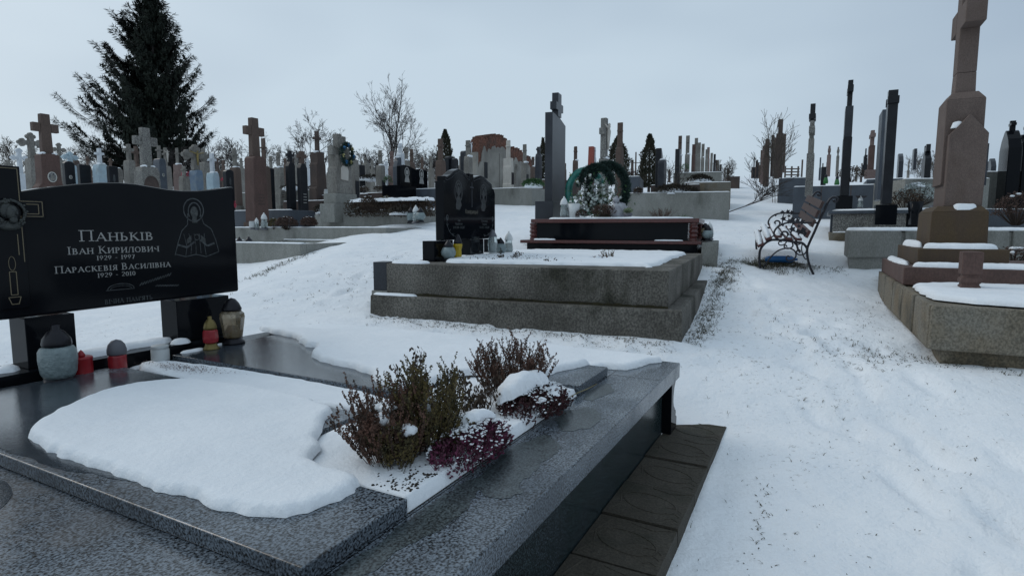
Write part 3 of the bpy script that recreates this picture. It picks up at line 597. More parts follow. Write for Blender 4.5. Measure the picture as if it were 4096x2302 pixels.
def wilted(loc, hgt, n, label, seed, spread=.5):
    rnd = random.Random(seed); r = empty('wilted_flower', loc, 0, label, 'plant', GA); b = B(); bl = B()
    for i in range(n):
        a = rnd.uniform(0, 6.28); pts = sprig(b, B(), (.02 * math.cos(a), .02 * math.sin(a), 0), Vector((math.cos(a) * spread, math.sin(a) * spread, 1)), hgt * rnd.uniform(.6, 1), rnd, .001, .02, .8, thick=.0018)
        for p in pts[2:]:
            for _ in range(7):
                q = p + Vector((rnd.uniform(-.018, .018), rnd.uniform(-.018, .018), rnd.uniform(-.01, .008))); bl.leaf(q, Vector((rnd.uniform(-.6, .6), rnd.uniform(-.6, .6), -1)).normalized(), (rnd.random(), rnd.random(), .1), rnd.uniform(.012, .022), .005)
    b.build('stems', 'twig', r); bl.build('withered_leaves', 'deadleaf', r); return r
wilted(gw(-1.50, .56, bz), .27, 8, 'wilted flower with hanging dead leaves behind the olive heather', 5, .25)
wilted(gw(-1.28, .52, bz), .23, 8, 'arching wilted stems between the olive and dark brown heather', 6, .7)
wilted(gw(-1.27, .44, bz), .11, 9, 'short wilted flower with curled leaves just left of the snow-topped cushion', 7, .4)
cushion(gw(-1.585, .29, bz), .20, .10, .085, 'magenta heather cushion dusted with snow nearest the slab edge', 'heathp', 8, 620, [(.09, .045, .085, .04, 1.0, .034), (-.03, .03, .03, .016, .95, .010), (.13, -.01, .025, .015, .9, .008)], group=GA)
cushion(gw(-1.10, .31, bz), .21, .125, .085, 'dark purple heather cushion under a thick round cap of snow', mat('wine_heather', (.075, .02, .028), .85, (.035, .018, .014), 45), 9, 660, [(-.02, .06, .15, .085, 1.0, .055), (.10, -.03, .06, .03, .8, .014), (-.06, -.06, .035, .02, .8, .01), (.15, .02, .03, .03, .8, .012), (.02, -.07, .03, .018, .8, .01)], group=GA)
b = B(); b.tube([(0, 0, 0), (.02, .0, .03), (.045, .002, .06), (.07, .0, .10)], [.0024, .0022, .002, .001], 5)
o = b.build('straw_stalk', mat('pale_straw', (.22, .19, .10), .8)); o.location = gw(-.90, .25, .37); o.rotation_euler = (0, .5, PHI - 1.1); tag(o, 'single pale straw stalk leaning on the purple heather', 'straw')
# soil showing at the open corner of the bed
rnd = random.Random(12); b = B()
for i in range(150):
    x, y = rnd.gauss(-1.86, .05), rnd.gauss(.32, .035)
    if x < -1.93 or y < .26: continue
    b.ell((x, y, .384), (rnd.uniform(.002, .007), rnd.uniform(.002, .005), rnd.uniform(.002, .006)), 6, 4, .3, rnd)
b.build('soil_crumbs', 'soil', g)

# ------------------------------------------------------------ old concrete grave with the twin-topped stone
PC = math.pi / 2 - R(22.3)
CO = Vector((1.11, 4.10, .33)); ac, bc = Vector((math.cos(PC), math.sin(PC), 0)), Vector((-math.sin(PC), math.cos(PC), 0))
def cw(x, y, z): return CO + ac * x + bc * y + Vector((0, 0, z))
c = empty('concrete_grave', CO, PC, 'broad two-tiered mossy concrete grave box with black twin-topped headstone', 'grave')
B().box(-.10, 3.12, -.115, 2.49, -.2, .215, .012, .01).build('lower_tier', 'conc', c, bev=.012)
b = B(); zt_ = .482
b.box(0, 3.02, 0, 2.37, .2155, zt_); b.build('upper_tier', 'conc', c, bev=.008)
b = B(); rnd = random.Random(4)
for i in range(170):                       # moss line along the ledge
    y = -.0 + i * .0142; hh = (.012 + .030 * abs(noise.noise((y * 2.3, 3, 1))) + .012 * abs(noise.noise((y * 13, 5, 1)))) * (1.15 - .45 * (y / 2.4))
    b.box(-.016 - hh * .3, -.0005, y, y + .0145, .2145, .2145 + hh, .004, 0)
b.build('moss_line', 'moss', c)
o = snowmesh(B(), rough([(.22, .25), (.40, .12), (.32, .9), (.26, 1.6), (.20, 1.92), (.45, 2.02), (.9, 2.16), (1.3, 2.2), (2.0, 2.25), (2.6, 2.25), (2.98, 2.0), (2.98, 1.0), (2.95, .3), (2.75, .16), (2.2, .155), (1.4, .17), (.9, .16), (.55, .14)], .05, .012, 3), 0, .03, .05, .022, .006, 3, zf=lambda x, y: .483 if (x < .36 or x > 2.62 or y < .16 or y > 2.0) else .483).build('snow_blanket', 'snow', None, smooth=True)
o.location = CO; o.rotation_euler = (0, 0, PC); tag(o, 'thin snow blanket over the bed of the old concrete grave', 'snow', kind='stuff')
b = B()
for P, z in (([(.0, 2.37), (.0, 2.05), (.10, 1.98), (.22, 2.1), (.3, 2.37)], .483), ([(-.09, 2.46), (-.09, 2.1), (-.03, 2.0), (-.012, 2.46)], .216), ([(.9, 2.05), (1.5, 2.06), (1.5, 2.3), (.95, 2.3)], .483)): snowmesh(b, rough(P, .03, .006, 2), z, .02, .03, .014, .003, 2)
b.build('snow_cap', 'snow', c, smooth=True)
for x0, x1 in ((.32, .68), (1.04, 1.36)): B().box(x0, x1, 2.08, 2.20, zt_ + .001, .668).build('stone_post', 'black', c, bev=.004)
def lobes(x0, x1, zb, zt, dz=0):
    w_ = x1 - x0; f = [(0, .80), (.03, .80), (.03, .87), (.07, .865), (.13, .90), (.2, .965), (.27, 1.0), (.34, .985), (.41, .93), (.46, .91), (.46, .965), (.54, .965), (.54, .90), (.60, .935), (.68, .965), (.76, .955), (.84, .905), (.93, .86), (.93, .80), (.97, .79), (1, .72)]
    return [(x0, zb), (x1, zb)] + [(x0 + a * w_, zb + q * (zt - zb) + dz) for a, q in f[::-1]]
H2 = B().prism(lobes(.50, 1.66, .669, 1.345), 2.08, 2.165).build('headstone', 'black', c, bev=.006)
b = B(); yc = 2.08; P = lobes(.50, 1.66, .669, 1.345)[2:]
line(b, [(x, z - .030) for x, z in P[3:-2] if x > 1.12], yc, .004, .004); line(b, [(x, z - .030) for x, z in P[3:-2] if x < 1.04], yc, .004, .004)
line(b, [(1.085, 1.24), (1.085, .99)], yc, .014, .003); line(b, [(1.045, 1.185), (1.125, 1.185)], yc, .012, .0032)
b.build('carved_relief', 'blackd', H2)
fm = mat('grey_portrait_engraving', (.04, .044, .045), .6, (.008, .009, .01), 45)
for cx in (.80, 1.36):
    b = B(); ring(b, cx, 1.13, .075, .10, yc, .016, 22, 0, 360, .0008); disc(b, cx, 1.13, .030, .048, yc, .0014); ring(b, cx, 1.14, .045, .065, yc, .018, 16, -20, 200, .0016)
    b.prism([(cx - .03, 1.085), (cx + .03, 1.085), (cx + .06, 1.0), (cx + .02, .955), (cx - .05, .96), (cx - .06, 1.0)], yc - .001, yc)
    b.build('engraved_portrait', fm, H2)
def ftext(s, size, x, y, z, m, par, rz=0, al='CENTER', yscale=1.0):
    cu = bpy.data.curves.new('inscription', 'FONT'); cu.body = s; cu.size = size; cu.extrude = .0006; cu.align_x = al; cu.resolution_u = 2
    t_ = bpy.data.objects.new('inscription', cu); col.objects.link(t_); dg = bpy.context.evaluated_depsgraph_get(); me = bpy.data.meshes.new_from_object(t_.evaluated_get(dg)); bpy.data.objects.remove(t_)
    o = bpy.data.objects.new('inscription', me); col.objects.link(o); me.materials.append(M[m]); o.parent = par; o.location = (x, y, z); o.rotation_euler = (math.pi / 2, 0, rz); o.scale = (1, yscale, 1); return o
ftext('Комарницькі', .046, 1.08, yc - .0015, .925, 'engd2', H2, yscale=1.25)
ftext('Іван\nМихайлович\n24.XI.1924 - 7.XI.2007', .026, .80, yc - .0015, .845, 'engd', H2, yscale=1.3)
ftext('Олександра\nПетрівна\n9.XI.1927 - 12.XI.2009', .026, 1.38, yc - .0015, .845, 'engd', H2, yscale=1.3)
b = B()
for sx, x0 in ((1, .56), (-1, 1.60)):
    P = [(x0, .86), (x0 + sx * .01, .80), (x0 + sx * .05, .75), (x0 + sx * .12, .71), (x0 + sx * .22, .695)]; line(b, P, yc, .004)
    for k, (x, z) in enumerate(P):
        for q in (-1, 1): line(b, [(x, z), (x + .018 * q, z + .022)], yc, .006, .0013)
    ring(b, x0 + sx * .01, .88, .016, .024, yc, .009, 10, 0, 360, .0015)
b.build('engraved_roses', 'engd', H2)
lantern(cw(.42, 1.99, zt_), 'round', .20, 'squat round glass lantern on the concrete grave, left of the yellow lantern')
lantern(cw(.60, 1.99, zt_), 'yellow', .245, 'tall yellow lantern with dark lid on the concrete grave')
lantern(cw(1.37, 1.98, zt_), 'tall', .29, 'tall clear lantern with white foot before the twin-topped stone')
lantern(cw(1.60, 1.99, zt_), 'round', .20, 'short grey lantern with its white cap, between two tall clear lanterns')
lantern(cw(1.83, 1.99, zt_), 'white', .265, 'tall clear lantern with white cap and cross on the concrete grave')
B().box(1.66, 1.86, 2.12, 2.22, zt_ + .001, .66).build('stone_post', 'black', c, bev=.004)
# low plants on the concrete grave
GC = 'plants on the old concrete grave'
heather(cw(1.05, .75, .47), .13, .075, 34, 'clump of brown snowy heather on the concrete grave', 'heathb', 21, GC, 1.2, leafl=.012, side=1, snowy=7)
heather(cw(1.28, .72, .47), .09, .12, 22, 'upright brown heather behind the snowy clump on the concrete grave', 'heath', 22, GC, .8, side=1)
wilted(cw(.75, 1.55, .47), .16, 6, 'thin bent dead stems in the middle of the concrete grave', 23, 1.2)['group'] = GC
wilted(cw(.42, 1.02, .47), .07, 8, 'tuft of short dead leaves at the near edge of the concrete grave', 24, 1.0)['group'] = GC
b = B(); rnd = random.Random(33)
for i in range(420):
    p = cw(rnd.uniform(.35, 1.1), rnd.gauss(1.5, .28), .495 + rnd.uniform(0, .02)); b.leaf(p, Vector((rnd.uniform(-1, 1), rnd.uniform(-1, 1), rnd.uniform(-.2, .5))).normalized(), (0, .2, 1), rnd.uniform(.012, .035), .005)
tag(b.build('leaf_litter', 'litter'), 'brown dead leaves on the snow of the old concrete grave', 'leaves', kind='stuff')
# square granite post beside it
r = empty('square_post', (-1.22, 5.58, terr(-1.22, 5.58)), PC, 'dark square granite post behind the left end of the concrete grave', 'post')
B().box(-.10, .10, -.09, .09, -.1, .09).build('footing', 'concl', r, bev=.006); B().box(-.085, .085, -.075, .075, .091, .36).build('post_shaft', 'blackd', r, bev=.003)

# ------------------------------------------------------------ black and red granite grave with the obelisk
PR = math.pi / 2 - R(20); RO = Vector((2.26, 7.07, .60)); ar, br_ = Vector((math.cos(PR), math.sin(PR), 0)), Vector((-math.sin(PR), math.cos(PR), 0))
def rw(x, y, z): return RO + ar * x + br_ * y + Vector((0, 0, z))
r_ = empty('red_granite_grave', RO, PR, 'black granite grave with red granite ledges and tall black obelisk', 'grave')
B().box(.02, 2.0, .02, 2.2, 0, .31).build('base', 'black', r_, bev=.004)
B().box(-.03, 2.05, -.03, 2.28, .311, .352).build('lower_ledge', 'redg', r_, bev=.006)
B().box(.06, 1.95, .13, 2.1, .353, .575).build('side_panel', 'black', r_, bev=.003)
B().box(.0, 2.0, .0, 2.14, .576, .628).build('top_ledge', 'redg', r_, bev=.008)
for x, y in ((.07, .075), (.07, 2.13), (1.9, .075)):
    B().lathe([(.05, 0), (.05, .03), (.042, .035), (.055, .06), (.042, .085), (.058, .11), (.042, .14), (.055, .165), (.042, .19), (.05, .195), (.05, .2215)], (x, y - .01, .353), 8).build('baluster', 'redg', r_)
zo = .629
B().box(.50, 1.55, 1.98, 2.24, zo, zo + .255).build('obelisk_plinth', 'blackd', r_, bev=.003)
ob = B().prism([(.70, zo + .256), (1.42, zo + .256), (1.42, 2.055), (1.05, 2.13), (.70, 2.14)], 2.05, 2.16).build('obelisk', 'blackd', r_, bev=.003)
x = 1.05; B().prism([(x - .09, 2.125), (x + .09, 2.125), (x + .09, 2.21), (x + .19, 2.21), (x + .19, 2.32), (x + .09, 2.32), (x + .09, 2.46), (x - .09, 2.46), (x - .09, 2.32), (x - .19, 2.32), (x - .19, 2.21), (x - .09, 2.21)], 2.04, 2.135).build('obelisk_cross', 'blackd', ob, bev=.003)
snowcap(r_, [(.55, 1.9), (.9, 1.85), (1.9, 1.9), (1.95, .3), (1.2, .1), (.08, .08), (.06, .9), (.08, 1.4), (.1, 2.0)], zo, .022, .05, .03)
snowcap(r_, [(-.02, .2), (.05, .16), (.05, .55), (-.02, .5)], .353, .015, .02); snowcap(r_, [(-.02, 1.8), (.05, 1.8), (.05, 2.1), (-.02, 2.1)], .353, .02, .02)
def top(u, d=.3):
    k = (u - 512) / 582; t = (2.26 - k * 7.07) / (.94 + .342 * k); P = Vector((2.26 - .94 * t, 7.07 + .342 * t, 0)); P = P * ((P.y + d) / P.y); P.z = 1.230; return P
lantern(top(563.5, .2), 'white', .30, 'tall white capped lantern in front of the black obelisk')
for i, (x, y, k, hh, lb) in enumerate(((.12, -.10, 'round', .2, 'round lantern at the near end of the red granite ledge'), (.35, -.06, 'amber', .22, 'dark capped clear lantern on the end of the red granite ledge'), (.62, -.1, 'jar', .15, 'dull glass jar farther along the end of the red granite ledge'), (.9, -.1, 'white', .24, 'white capped lantern at the far corner of the red granite ledge'))):
    lantern(rw(x, y, .10 if i > 5 else .353), k, hh, lb)
B().box(-.0, 1.4, -.22, -.035, .0, .335).build('end_shelf', 'concl', r_, bev=.006)
# grave-top offerings
def pot(loc, h, rad, m, label, name='flower_pot', k=14):
    r = empty(name, loc, 0, label, 'pot'); B().lathe([(0, 0), (rad * .7, 0), (rad * .8, h * .5), (rad, h), (rad * .88, h), (rad * .8, h * .8), (0, h * .8)], k=k).build('pot_body', m, r, smooth=True); return r
pot(top(573.5, .2), .20, .085, 'whitep', 'white tapered plastic planter beside the wreath')
def mum(loc, rx, rz, label, m='mum', seed=0, n=900, leafl=.022, group=None, name='flower_bush', snown=0):
    rnd = random.Random(seed); r = empty(name, loc, 0, label, 'plant', group); b = B(); st = B()
    for i in range(n):
        a = rnd.uniform(0, 6.28); e = math.asin(rnd.uniform(-.25, 1)); k = rnd.uniform(.72, 1.05)
        p = Vector((rx * math.cos(a) * math.cos(e) * k, rx * math.sin(a) * math.cos(e) * k, rz * .45 + rz * .55 * math.sin(e) * k)); d = Vector((rnd.uniform(-1, 1), rnd.uniform(-1, 1), rnd.uniform(-.4, 1))).normalized()
        b.leaf(p, d, Vector((rnd.uniform(-1, 1), rnd.uniform(-1, 1), 1)), leafl * rnd.uniform(.6, 1.3), leafl * .32)
        if i % 14 == 0: st.tube([(p.x * .15, p.y * .15, 0), (p.x * .6, p.y * .6, p.z * .5), tuple(p)], rx * .012, 3, False)
    st.build('stems', 'twig', r); b.build('leaves', m, r)
    if snown:
        s = B()
        for i in range(snown):
            a = rnd.uniform(0, 6.28); k = rnd.uniform(0, .8); s.ell((rx * k * math.cos(a), rx * k * math.sin(a), rz * (.45 + .55 * math.sqrt(1 - k * k * .9))), (rx * rnd.uniform(.05, .16), rx * rnd.uniform(.05, .14), rx * .05), 7, 5, .2, rnd)
        s.build('snow_on_leaves', 'snow', r, smooth=True)
    return r
mum(top(581, .16), .08, .12, 'small reddish withered plant before the white planter', seed=1, n=300)
mum(top(603, .2), .17, .19, 'round brown withered chrysanthemum under the wreath', seed=2, n=1100, leafl=.018)
heather(top(660, .25), .18, .17, 60, 'spreading dark heather near the right end of the red granite grave', 'heathb', 31, None, 1.3, side=1, leafl=.014, step=.012)
heather(top(681, .5), .1, .06, 24, 'low green plant poking from the snow on the red granite grave', 'leafg', 32, None, 1.2, side=1, leafl=.02, step=.014)
r = pot(top(627, .2), .07, .06, 'lidg', 'little grey pot of white-tipped leaves'); b = B(); rnd = random.Random(9)
for i in range(220):
    d = Vector((rnd.uniform(-1, 1), rnd.uniform(-1, 1), rnd.uniform(.2, 1.2))).normalized(); b.leaf(Vector((0, 0, .07)) + d * rnd.uniform(.0, .05), d, (rnd.random(), rnd.random(), .3), .035, .005)
b.build('leaves', mat('silver_leaves', (.28, .33, .22), .8, (.08, .12, .05), 40), r)
# wreath of dark tinsel leaning against a teal-wrapped frame
wc = rw(.45, 1.0, zo + .42)
wr = empty('funeral_wreath', top(599, .62), -.12, 'big round funeral wreath of dark green tinsel with white roses', 'wreath', rx=-.12)
b = B(); rnd = random.Random(2); cz = .40
def garland(b, cx, cy, cz, rx, rz, t, n, a0=0, a1=360):
    for i in range(n):
        a = R(rnd.uniform(a0, a1)); c0 = Vector((cx + rx * math.cos(a), cy, cz + rz * math.sin(a))); d = Vector((rnd.uniform(-1, 1), rnd.uniform(-1, 1), rnd.uniform(-1, 1))).normalized(); b.leaf(c0 + d * t * .2, d, (rnd.random(), rnd.random(), rnd.random()), t * rnd.uniform(.7, 1.1), .006)
garland(b, .10, 0, cz + .02, .26, .33, .075, 7000); garland(b, -.06, -.05, cz + .04, .22, .28, .06, 2600, 10, 175); b.build('tinsel_ring', 'garl', wr)
B().tube([(.08 + .27 * math.cos(R(a)), .0, cz + .34 * math.sin(R(a))) for a in range(0, 361, 12)], .018, 6).build('ring_core', 'garl', wr)
b = B(); garland(b, .10, -.04, cz + .03, .12, .20, .035, 500); b.build('silver_tinsel', mat('silver_tinsel', (.30, .36, .33), .6, (.08, .12, .11), 30), wr)
b = B(); bl = B(); by = B()
for i in range(150):
    x, z = rnd.gauss(-.10, .14), rnd.gauss(.24, .13)
    if z < .03 or z > .6: continue
    q = by if i % 9 == 0 else b; c0 = Vector((x, -.12 + rnd.uniform(-.06, .05), z))
    for k in range(12):
        a = rnd.uniform(0, 6.28); d = Vector((math.cos(a), -.8, math.sin(a))).normalized(); q.leaf(c0, d, (math.sin(a), .2, -math.cos(a)), rnd.uniform(.03, .05), .02)
    if i % 2: b.ell(tuple(c0 + Vector((0, -.02, 0))), (.022, .018, .02), 6, 4, .3, rnd)
for i in range(380):
    c0 = Vector((rnd.gauss(-.05, .16), -.06 + rnd.uniform(-.04, .03), abs(rnd.gauss(.22, .14)))); d = Vector((rnd.uniform(-1, 1), -.5, rnd.uniform(-1, 1))).normalized(); bl.leaf(c0, d, (rnd.random(), rnd.random(), rnd.random()), .06, .010)
b.build('white_roses', 'petal', wr); by.build('lime_petals', mat('lime_petals', (.3, .36, .08), .7), wr); bl.build('green_leaves', 'leafg', wr)
b = B(); 
for i in range(500):
    c0 = Vector((rnd.gauss(-.2, .05), -.1, .05 + abs(rnd.gauss(.1, .08)))); b.leaf(c0, Vector((rnd.uniform(-.7, .4), rnd.uniform(-.3, .3), 1)).normalized(), (1, 0, 0), .06, .003)
b.build('dry_spray', 'heathg', wr)
tw = empty('teal_wreath', top(586, .95), -.1, 'teal and clear wrapped wreath behind the dark tinsel wreath', 'wreath')
B().tube([(-.02 + .24 * math.cos(R(a)), 0, .40 + .30 * math.sin(R(a))) for a in range(20, 341, 12)], [.055] * 27, 7).build('wrapped_ring', 'teal', tw, smooth=True)
b = B(); b.ell((-.17, -.05, .10), (.09, .06, .08), 9, 6, .2, rnd); b.build('snow_cap', 'snow', tw, smooth=True)
o = B(); o.ell((0, 0, .10), (.12, .09, .11), 12, 9, .16, rnd); o.ell((-.04, 0, .24), (.05, .04, .05), 8, 6, .3, rnd); o.tube([(.06, -.1, .02), (.02, -.1, .12), (-.04, -.05, .2)], .004, 4)
o = o.build('plastic_bag', 'bag', smooth=True); o.location = top(618, .3); tag(o, 'knotted clear plastic bag beside the brown chrysanthemum', 'bag')
# ------------------------------------------------------------ sandstone monument on its concrete platform (right)
PM = math.pi / 2 - R(27); MO = Vector((2.64, 3.60, .20)); am, bm = Vector((math.cos(PM), math.sin(PM), 0)), Vector((-math.sin(PM), math.cos(PM), 0))
def mw(x, q, z): return MO + am * x - bm * q + Vector((0, 0, z - MO.z))
pf = empty('concrete_platform', MO, PM, 'raised panelled concrete platform carrying the tall brown sandstone monument', 'platform')
b = B(); x = 0
b.box(0, 3.35, -3.4, 0, .165, .425); b.build('platform_body', 'concr', pf)
for k, x0 in enumerate((0, .62, 1.22, 1.84, 2.46)): B().box(x0 + .006, x0 + .575, -.02, .032, .16, .437, .004, .004).build('side_panel', 'concr', pf, bev=.012)
for k, q in enumerate((0, .62, 1.24, 1.86, 2.48)): B().box(-.03, .02, -q - .60, -q - .006 + (.03 if k == 0 else 0), .16, .437, .004, .004).build('front_panel', 'concr', pf, bev=.012)
B().box(.04, 3.3, -3.4, -.05, -.3, .16).build('footing', 'concr', pf, bev=.01)
o = snowmesh(B(), rough([(.0, -.03), (.9, -.03), (1.5, -.05), (1.52, -2.0), (1.4, -3.3), (.02, -3.3)], .05, .01, 4), .437, .04, .07, .02, .006, 5).build('snow_blanket', 'snow', None, smooth=True); o.location = MO; o.rotation_euler = (0, 0, PM); tag(o, 'smooth snow blanket on the front of the sandstone monument platform', 'snow', kind='stuff')
mo = empty('sandstone_monument', mw(2.2, .4, .637), PM, 'tall brown sandstone monument with stepped base, its cross cut off by the photo', 'gravestone')
def MB(): return B()
def shift(b_, dx=2.2, dq=.4, dz=.637): b_.v = [(x - dx, -(q - dq), z - dz) for x, q, z in b_.v]; b_.f = [f[::-1] for f in b_.f]; return b_
def mb(x0, x1, q0, q1, z0, z1, tx=0, ty=0): return shift(B().box(x0, x1, q0, q1, z0, z1, tx, ty))
mb(1.44, 3.1, .0, 1.6, .637, .787).build('lower_step', 'redsand', mo, bev=.008)
mb(1.65, 2.95, .12, .74, .788, .938).build('middle_step', 'ochre', mo, bev=.008)
shift(B().box(1.90, 2.62, .23, .645, .939, 1.255, .006, .006).box(1.906, 2.614, .236, .639, 1.2551, 1.305, .05, .045)).build('pedestal_block', 'ochre', mo, bev=.006)
# lower shaft with gable on the side, upper shaft behind
b = B(); q0, q1 = .335, .60
b.v = []; n = [(q0, 1.306), (q1 + .01, 1.306), (q1 + .018, 1.93), ((q0 + q1) / 2 + .01, 2.10), (q0 + .005, 1.93)]
vs = [(2.02, q, z) for q, z in n] + [(2.53, q, z) for q, z in n]; b.add(vs, [(4, 3, 2, 1, 0), (5, 6, 7, 8, 9)] + [(i, (i + 1) % 5, (i + 1) % 5 + 5, i + 5) for i in range(5)]); b.f = [f[::-1] for f in b.f]
shift(b).build('lower_shaft', 'sand', mo, bev=.006)
shift(B().box(2.10, 2.49, .312, .60, 1.5, 2.245, .004, .004).box(2.104, 2.486, .316, .596, 2.2451, 2.315, .06, .045)).build('upper_shaft', 'sand', mo, bev=.006)
cr = shift(B().box(2.20, 2.38, .385, .535, 2.316, 2.49, .004, .004)).build('cross_foot', 'sand', mo, bev=.004)
b = B().box(2.203, 2.377, .388, .532, 2.492, 3.42); b.box(2.0, 2.2028, .386, .534, 2.87, 3.07); b.box(2.3772, 2.58, .386, .534, 2.87, 3.07); shift(b).build('cross', 'sand', mo, bev=.006)
def cap(parent, P, z, th, seed=0, r=.05):
    b = snowmesh(B(), rough(P, .03, .006, seed), z, th, r, .014, .005, seed); shift(b); return b.build('snow_cap', 'snow', parent, smooth=True)
cap(mo, [(1.66, .24), (1.66, .70), (1.88, .66), (1.89, .40), (1.88, .2), (1.74, .16)], .939, .045, 1)
cap(mo, [(2.0, .13), (2.9, .13), (2.9, .22), (1.96, .22)], .939, .06, 2)
cap(mo, [(1.46, .10), (1.46, 1.4), (1.63, 1.4), (1.64, .2), (1.6, .06)], .788, .04, 3); cap(mo, [(1.8, .01), (3.0, .01), (3.05, .11), (1.75, .11)], .788, .035, 4)
cap(mo, [(1.915, .40), (1.925, .56), (2.015, .57), (2.015, .38)], 1.27, .055, 5, .04); cap(mo, [(2.04, .345), (2.04, .44), (2.09, .45), (2.09, .345)], 1.99, .07, 6, .03)
b = B().lathe([(.085, 0), (.085, .045), (.070, .06), (.090, .075), (.090, .10), (.066, .115), (.072, .13), (.088, .135), (.088, .30), (0, .305)], k=4); o = b.build('stone_baluster', 'redsand', bev=.006)
o.location = mw(1.0, .36, .64); o.rotation_euler = (0, 0, PM); tag(o, 'squat square stone post standing in snow on the concrete platform', 'post')

# ------------------------------------------------------------ park bench
def bz_(x, y): return ((x - 390) * .00084, (1125 - y) * .00091)
be = empty('park_bench', (2.93, 6.86, terr(2.93, 6.86) + .01), -R(21), 'black wrought iron bench with maroon slats beside the snowy path', 'bench', rx=R(5.5))
def smooth_path(P, n=4):
    out = []
    P = [P[0]] + P + [P[-1]]
    for i in range(1, len(P) - 2):
        for k in range(n):
            t = k / n; out.append(tuple(.5 * ((2 * P[i][j]) + (-P[i - 1][j] + P[i + 1][j]) * t + (2 * P[i - 1][j] - 5 * P[i][j] + 4 * P[i + 1][j] - P[i + 2][j]) * t * t + (-P[i - 1][j] + 3 * P[i][j] - 3 * P[i + 1][j] + P[i + 2][j]) * t ** 3) for j in range(2)))
    return out + [P[-2]]
paths = [([(1065, 1190), (1020, 1100), (985, 1000), (968, 880), (990, 790), (1040, 660), (1090, 520), (1140, 400), (1180, 290), (1215, 240), (1255, 228), (1290, 250), (1288, 280), (1255, 285), (1245, 262)], 15),
 ([(390, 1125), (375, 1000), (380, 890), (430, 810), (500, 765), (570, 755), (700, 765), (830, 785), (905, 795), (960, 850), (968, 890)], 15),
 ([(1085, 540), (900, 540), (740, 535), (640, 560), (570, 610), (545, 670), (565, 720), (620, 755), (690, 740), (720, 700), (708, 660), (665, 650), (640, 680), (660, 698)], 13),
 ([(430, 1120), (520, 980), (600, 900), (690, 865), (760, 865), (820, 900), (835, 960), (800, 1010), (740, 1020), (715, 990), (735, 960), (760, 975)], 10),
 ([(780, 790), (790, 830), (760, 860), (710, 865), (680, 840), (700, 822), (718, 845)], 9), ([(965, 860), (955, 910), (930, 935), (880, 945), (840, 920), (845, 890), (872, 880), (885, 900), (870, 915)], 9), ([(800, 790), (830, 815), (870, 808), (890, 792)], 9),
 ([(780, 520), (760, 600), (755, 700), (770, 640), (860, 660), (900, 600), (930, 640)], 7), ([(905, 795), (900, 880), (940, 980), (968, 1000)], 8)]
fb = B(); lf = B()
for P, r in paths: fb.tube([(x, 0, z) for x, z in [bz_(*p) for p in smooth_path(P)]], r * .0009, 6)
for (x, y, s_) in ((750, 520, 38), (830, 512, 40), (890, 530, 45), (770, 620, 52), (860, 655, 50), (905, 640, 52), (650, 570, 22), (850, 580, 30), (930, 680, 40), (740, 700, 28)):
    px, pz = bz_(x, y); P = [(px + s_ * .00085 * math.cos(R(a)) * (1 if k % 2 else .5), pz + s_ * .00085 * math.sin(R(a)) * (1 if k % 2 else .5)) for k, a in enumerate(range(0, 360, 36))]; lf.prism(P, -.004, .004)
frs = []
for k, yy in enumerate((0, 1.44)):
    f_ = B(); f_.v = list(fb.v); f_.f = fb.f; o = f_.build('side_frame', 'iron', be, smooth=True); o.location = (0, yy, 0)
    l_ = B(); l_.v = list(lf.v); l_.f = lf.f; q = l_.build('iron_leaves', 'iron', o)
def slat(s, h, ang, m, wdt=.075, th=.03, snow=0):
    b = B().box(-wdt / 2, wdt / 2, -.035, 1.475, -th / 2, th / 2); o = b.build('slat', m, be, bev=.004); o.location = (s, 0, h); o.rotation_euler = (0, -ang, 0)
    if snow: 
        q = snowmesh(B(), rough([(-wdt / 2, -.03), (wdt / 2, -.03), (wdt / 2, 1.47), (-wdt / 2, 1.47)], .04, .003, int(s * 100), 1), th / 2, snow, .03, .013, .004, 2).build('snow_cap', 'snow', o, smooth=True)
for (x, y, a, m, sn_) in ((382, 822, 30, 'slat', .035), (478, 738, 25, 'slat', .05), (600, 712, 0, 'slat', .03), (735, 738, -6, 'slat', .03), (850, 745, -6, 'slat', .02)): slat(*bz_(x, y), R(a), m, snow=sn_)
for (x, y, a, m) in ((1000, 680, 68, 'slat'), (1055, 545, 68, 'slatb'), (1095, 430, 68, 'slatb'), (1140, 320, 68, 'slatb')):
    s, h = bz_(x, y); slat(s - .03, h, R(a), m, .085)
o = B(); o.tube([(0, 0, 0), (.05, 0, .0), (.30, 0, .0), (.34, 0, 0), (.37, 0, 0)], [.028, .042, .042, .016, .014], 14); o = o.build('blue_canister', 'blue', smooth=True); o.location = (3.10, 7.12, terr(3.2, 7.12) + .055); o.rotation_euler = (0, .0, -.15)
tag(o, 'blue plastic bottle lying on its side under the bench', 'bottle')

# ------------------------------------------------------------ graves beyond the bench (right)
def slabgrave(name, loc, rz, label, build, cat='grave'):
    r = empty(name, loc, rz, label, cat); build(r); return r
# long concrete retaining wall
wl_ = empty('concrete_wall', (3.97, 6.85, .62), R(-1), 'long grey concrete panel wall behind the sandstone monument', 'wall')
B().prismz([(0, 0), (3.4, 0), (4.6, 2.3), (1.2, 2.3)], -.2, .445).build('wall_body', 'concl', wl_)
for k in range(6): B().box(k * .62 - (0 if k else .03), k * .62 + .575, -.03, .02, .145, .462).build('wall_panel', 'concl', wl_, bev=.014)
o = B().box(-.03, .02, .02, .6, .145, .46).build('wall_panel', 'concl', wl_, bev=.014); o.rotation_euler = (0, 0, -R(26))
b = snowmesh(B(), rough([(-.03, -.01), (.6, -.03), (1.3, .0), (2.2, -.03), (3.4, .0), (4.5, 2.2), (1.15, 2.2)], .05, .012, 6), .46, .035, .05, .025, .008, 3); b.build('snow_cap', 'snow', wl_, smooth=True)

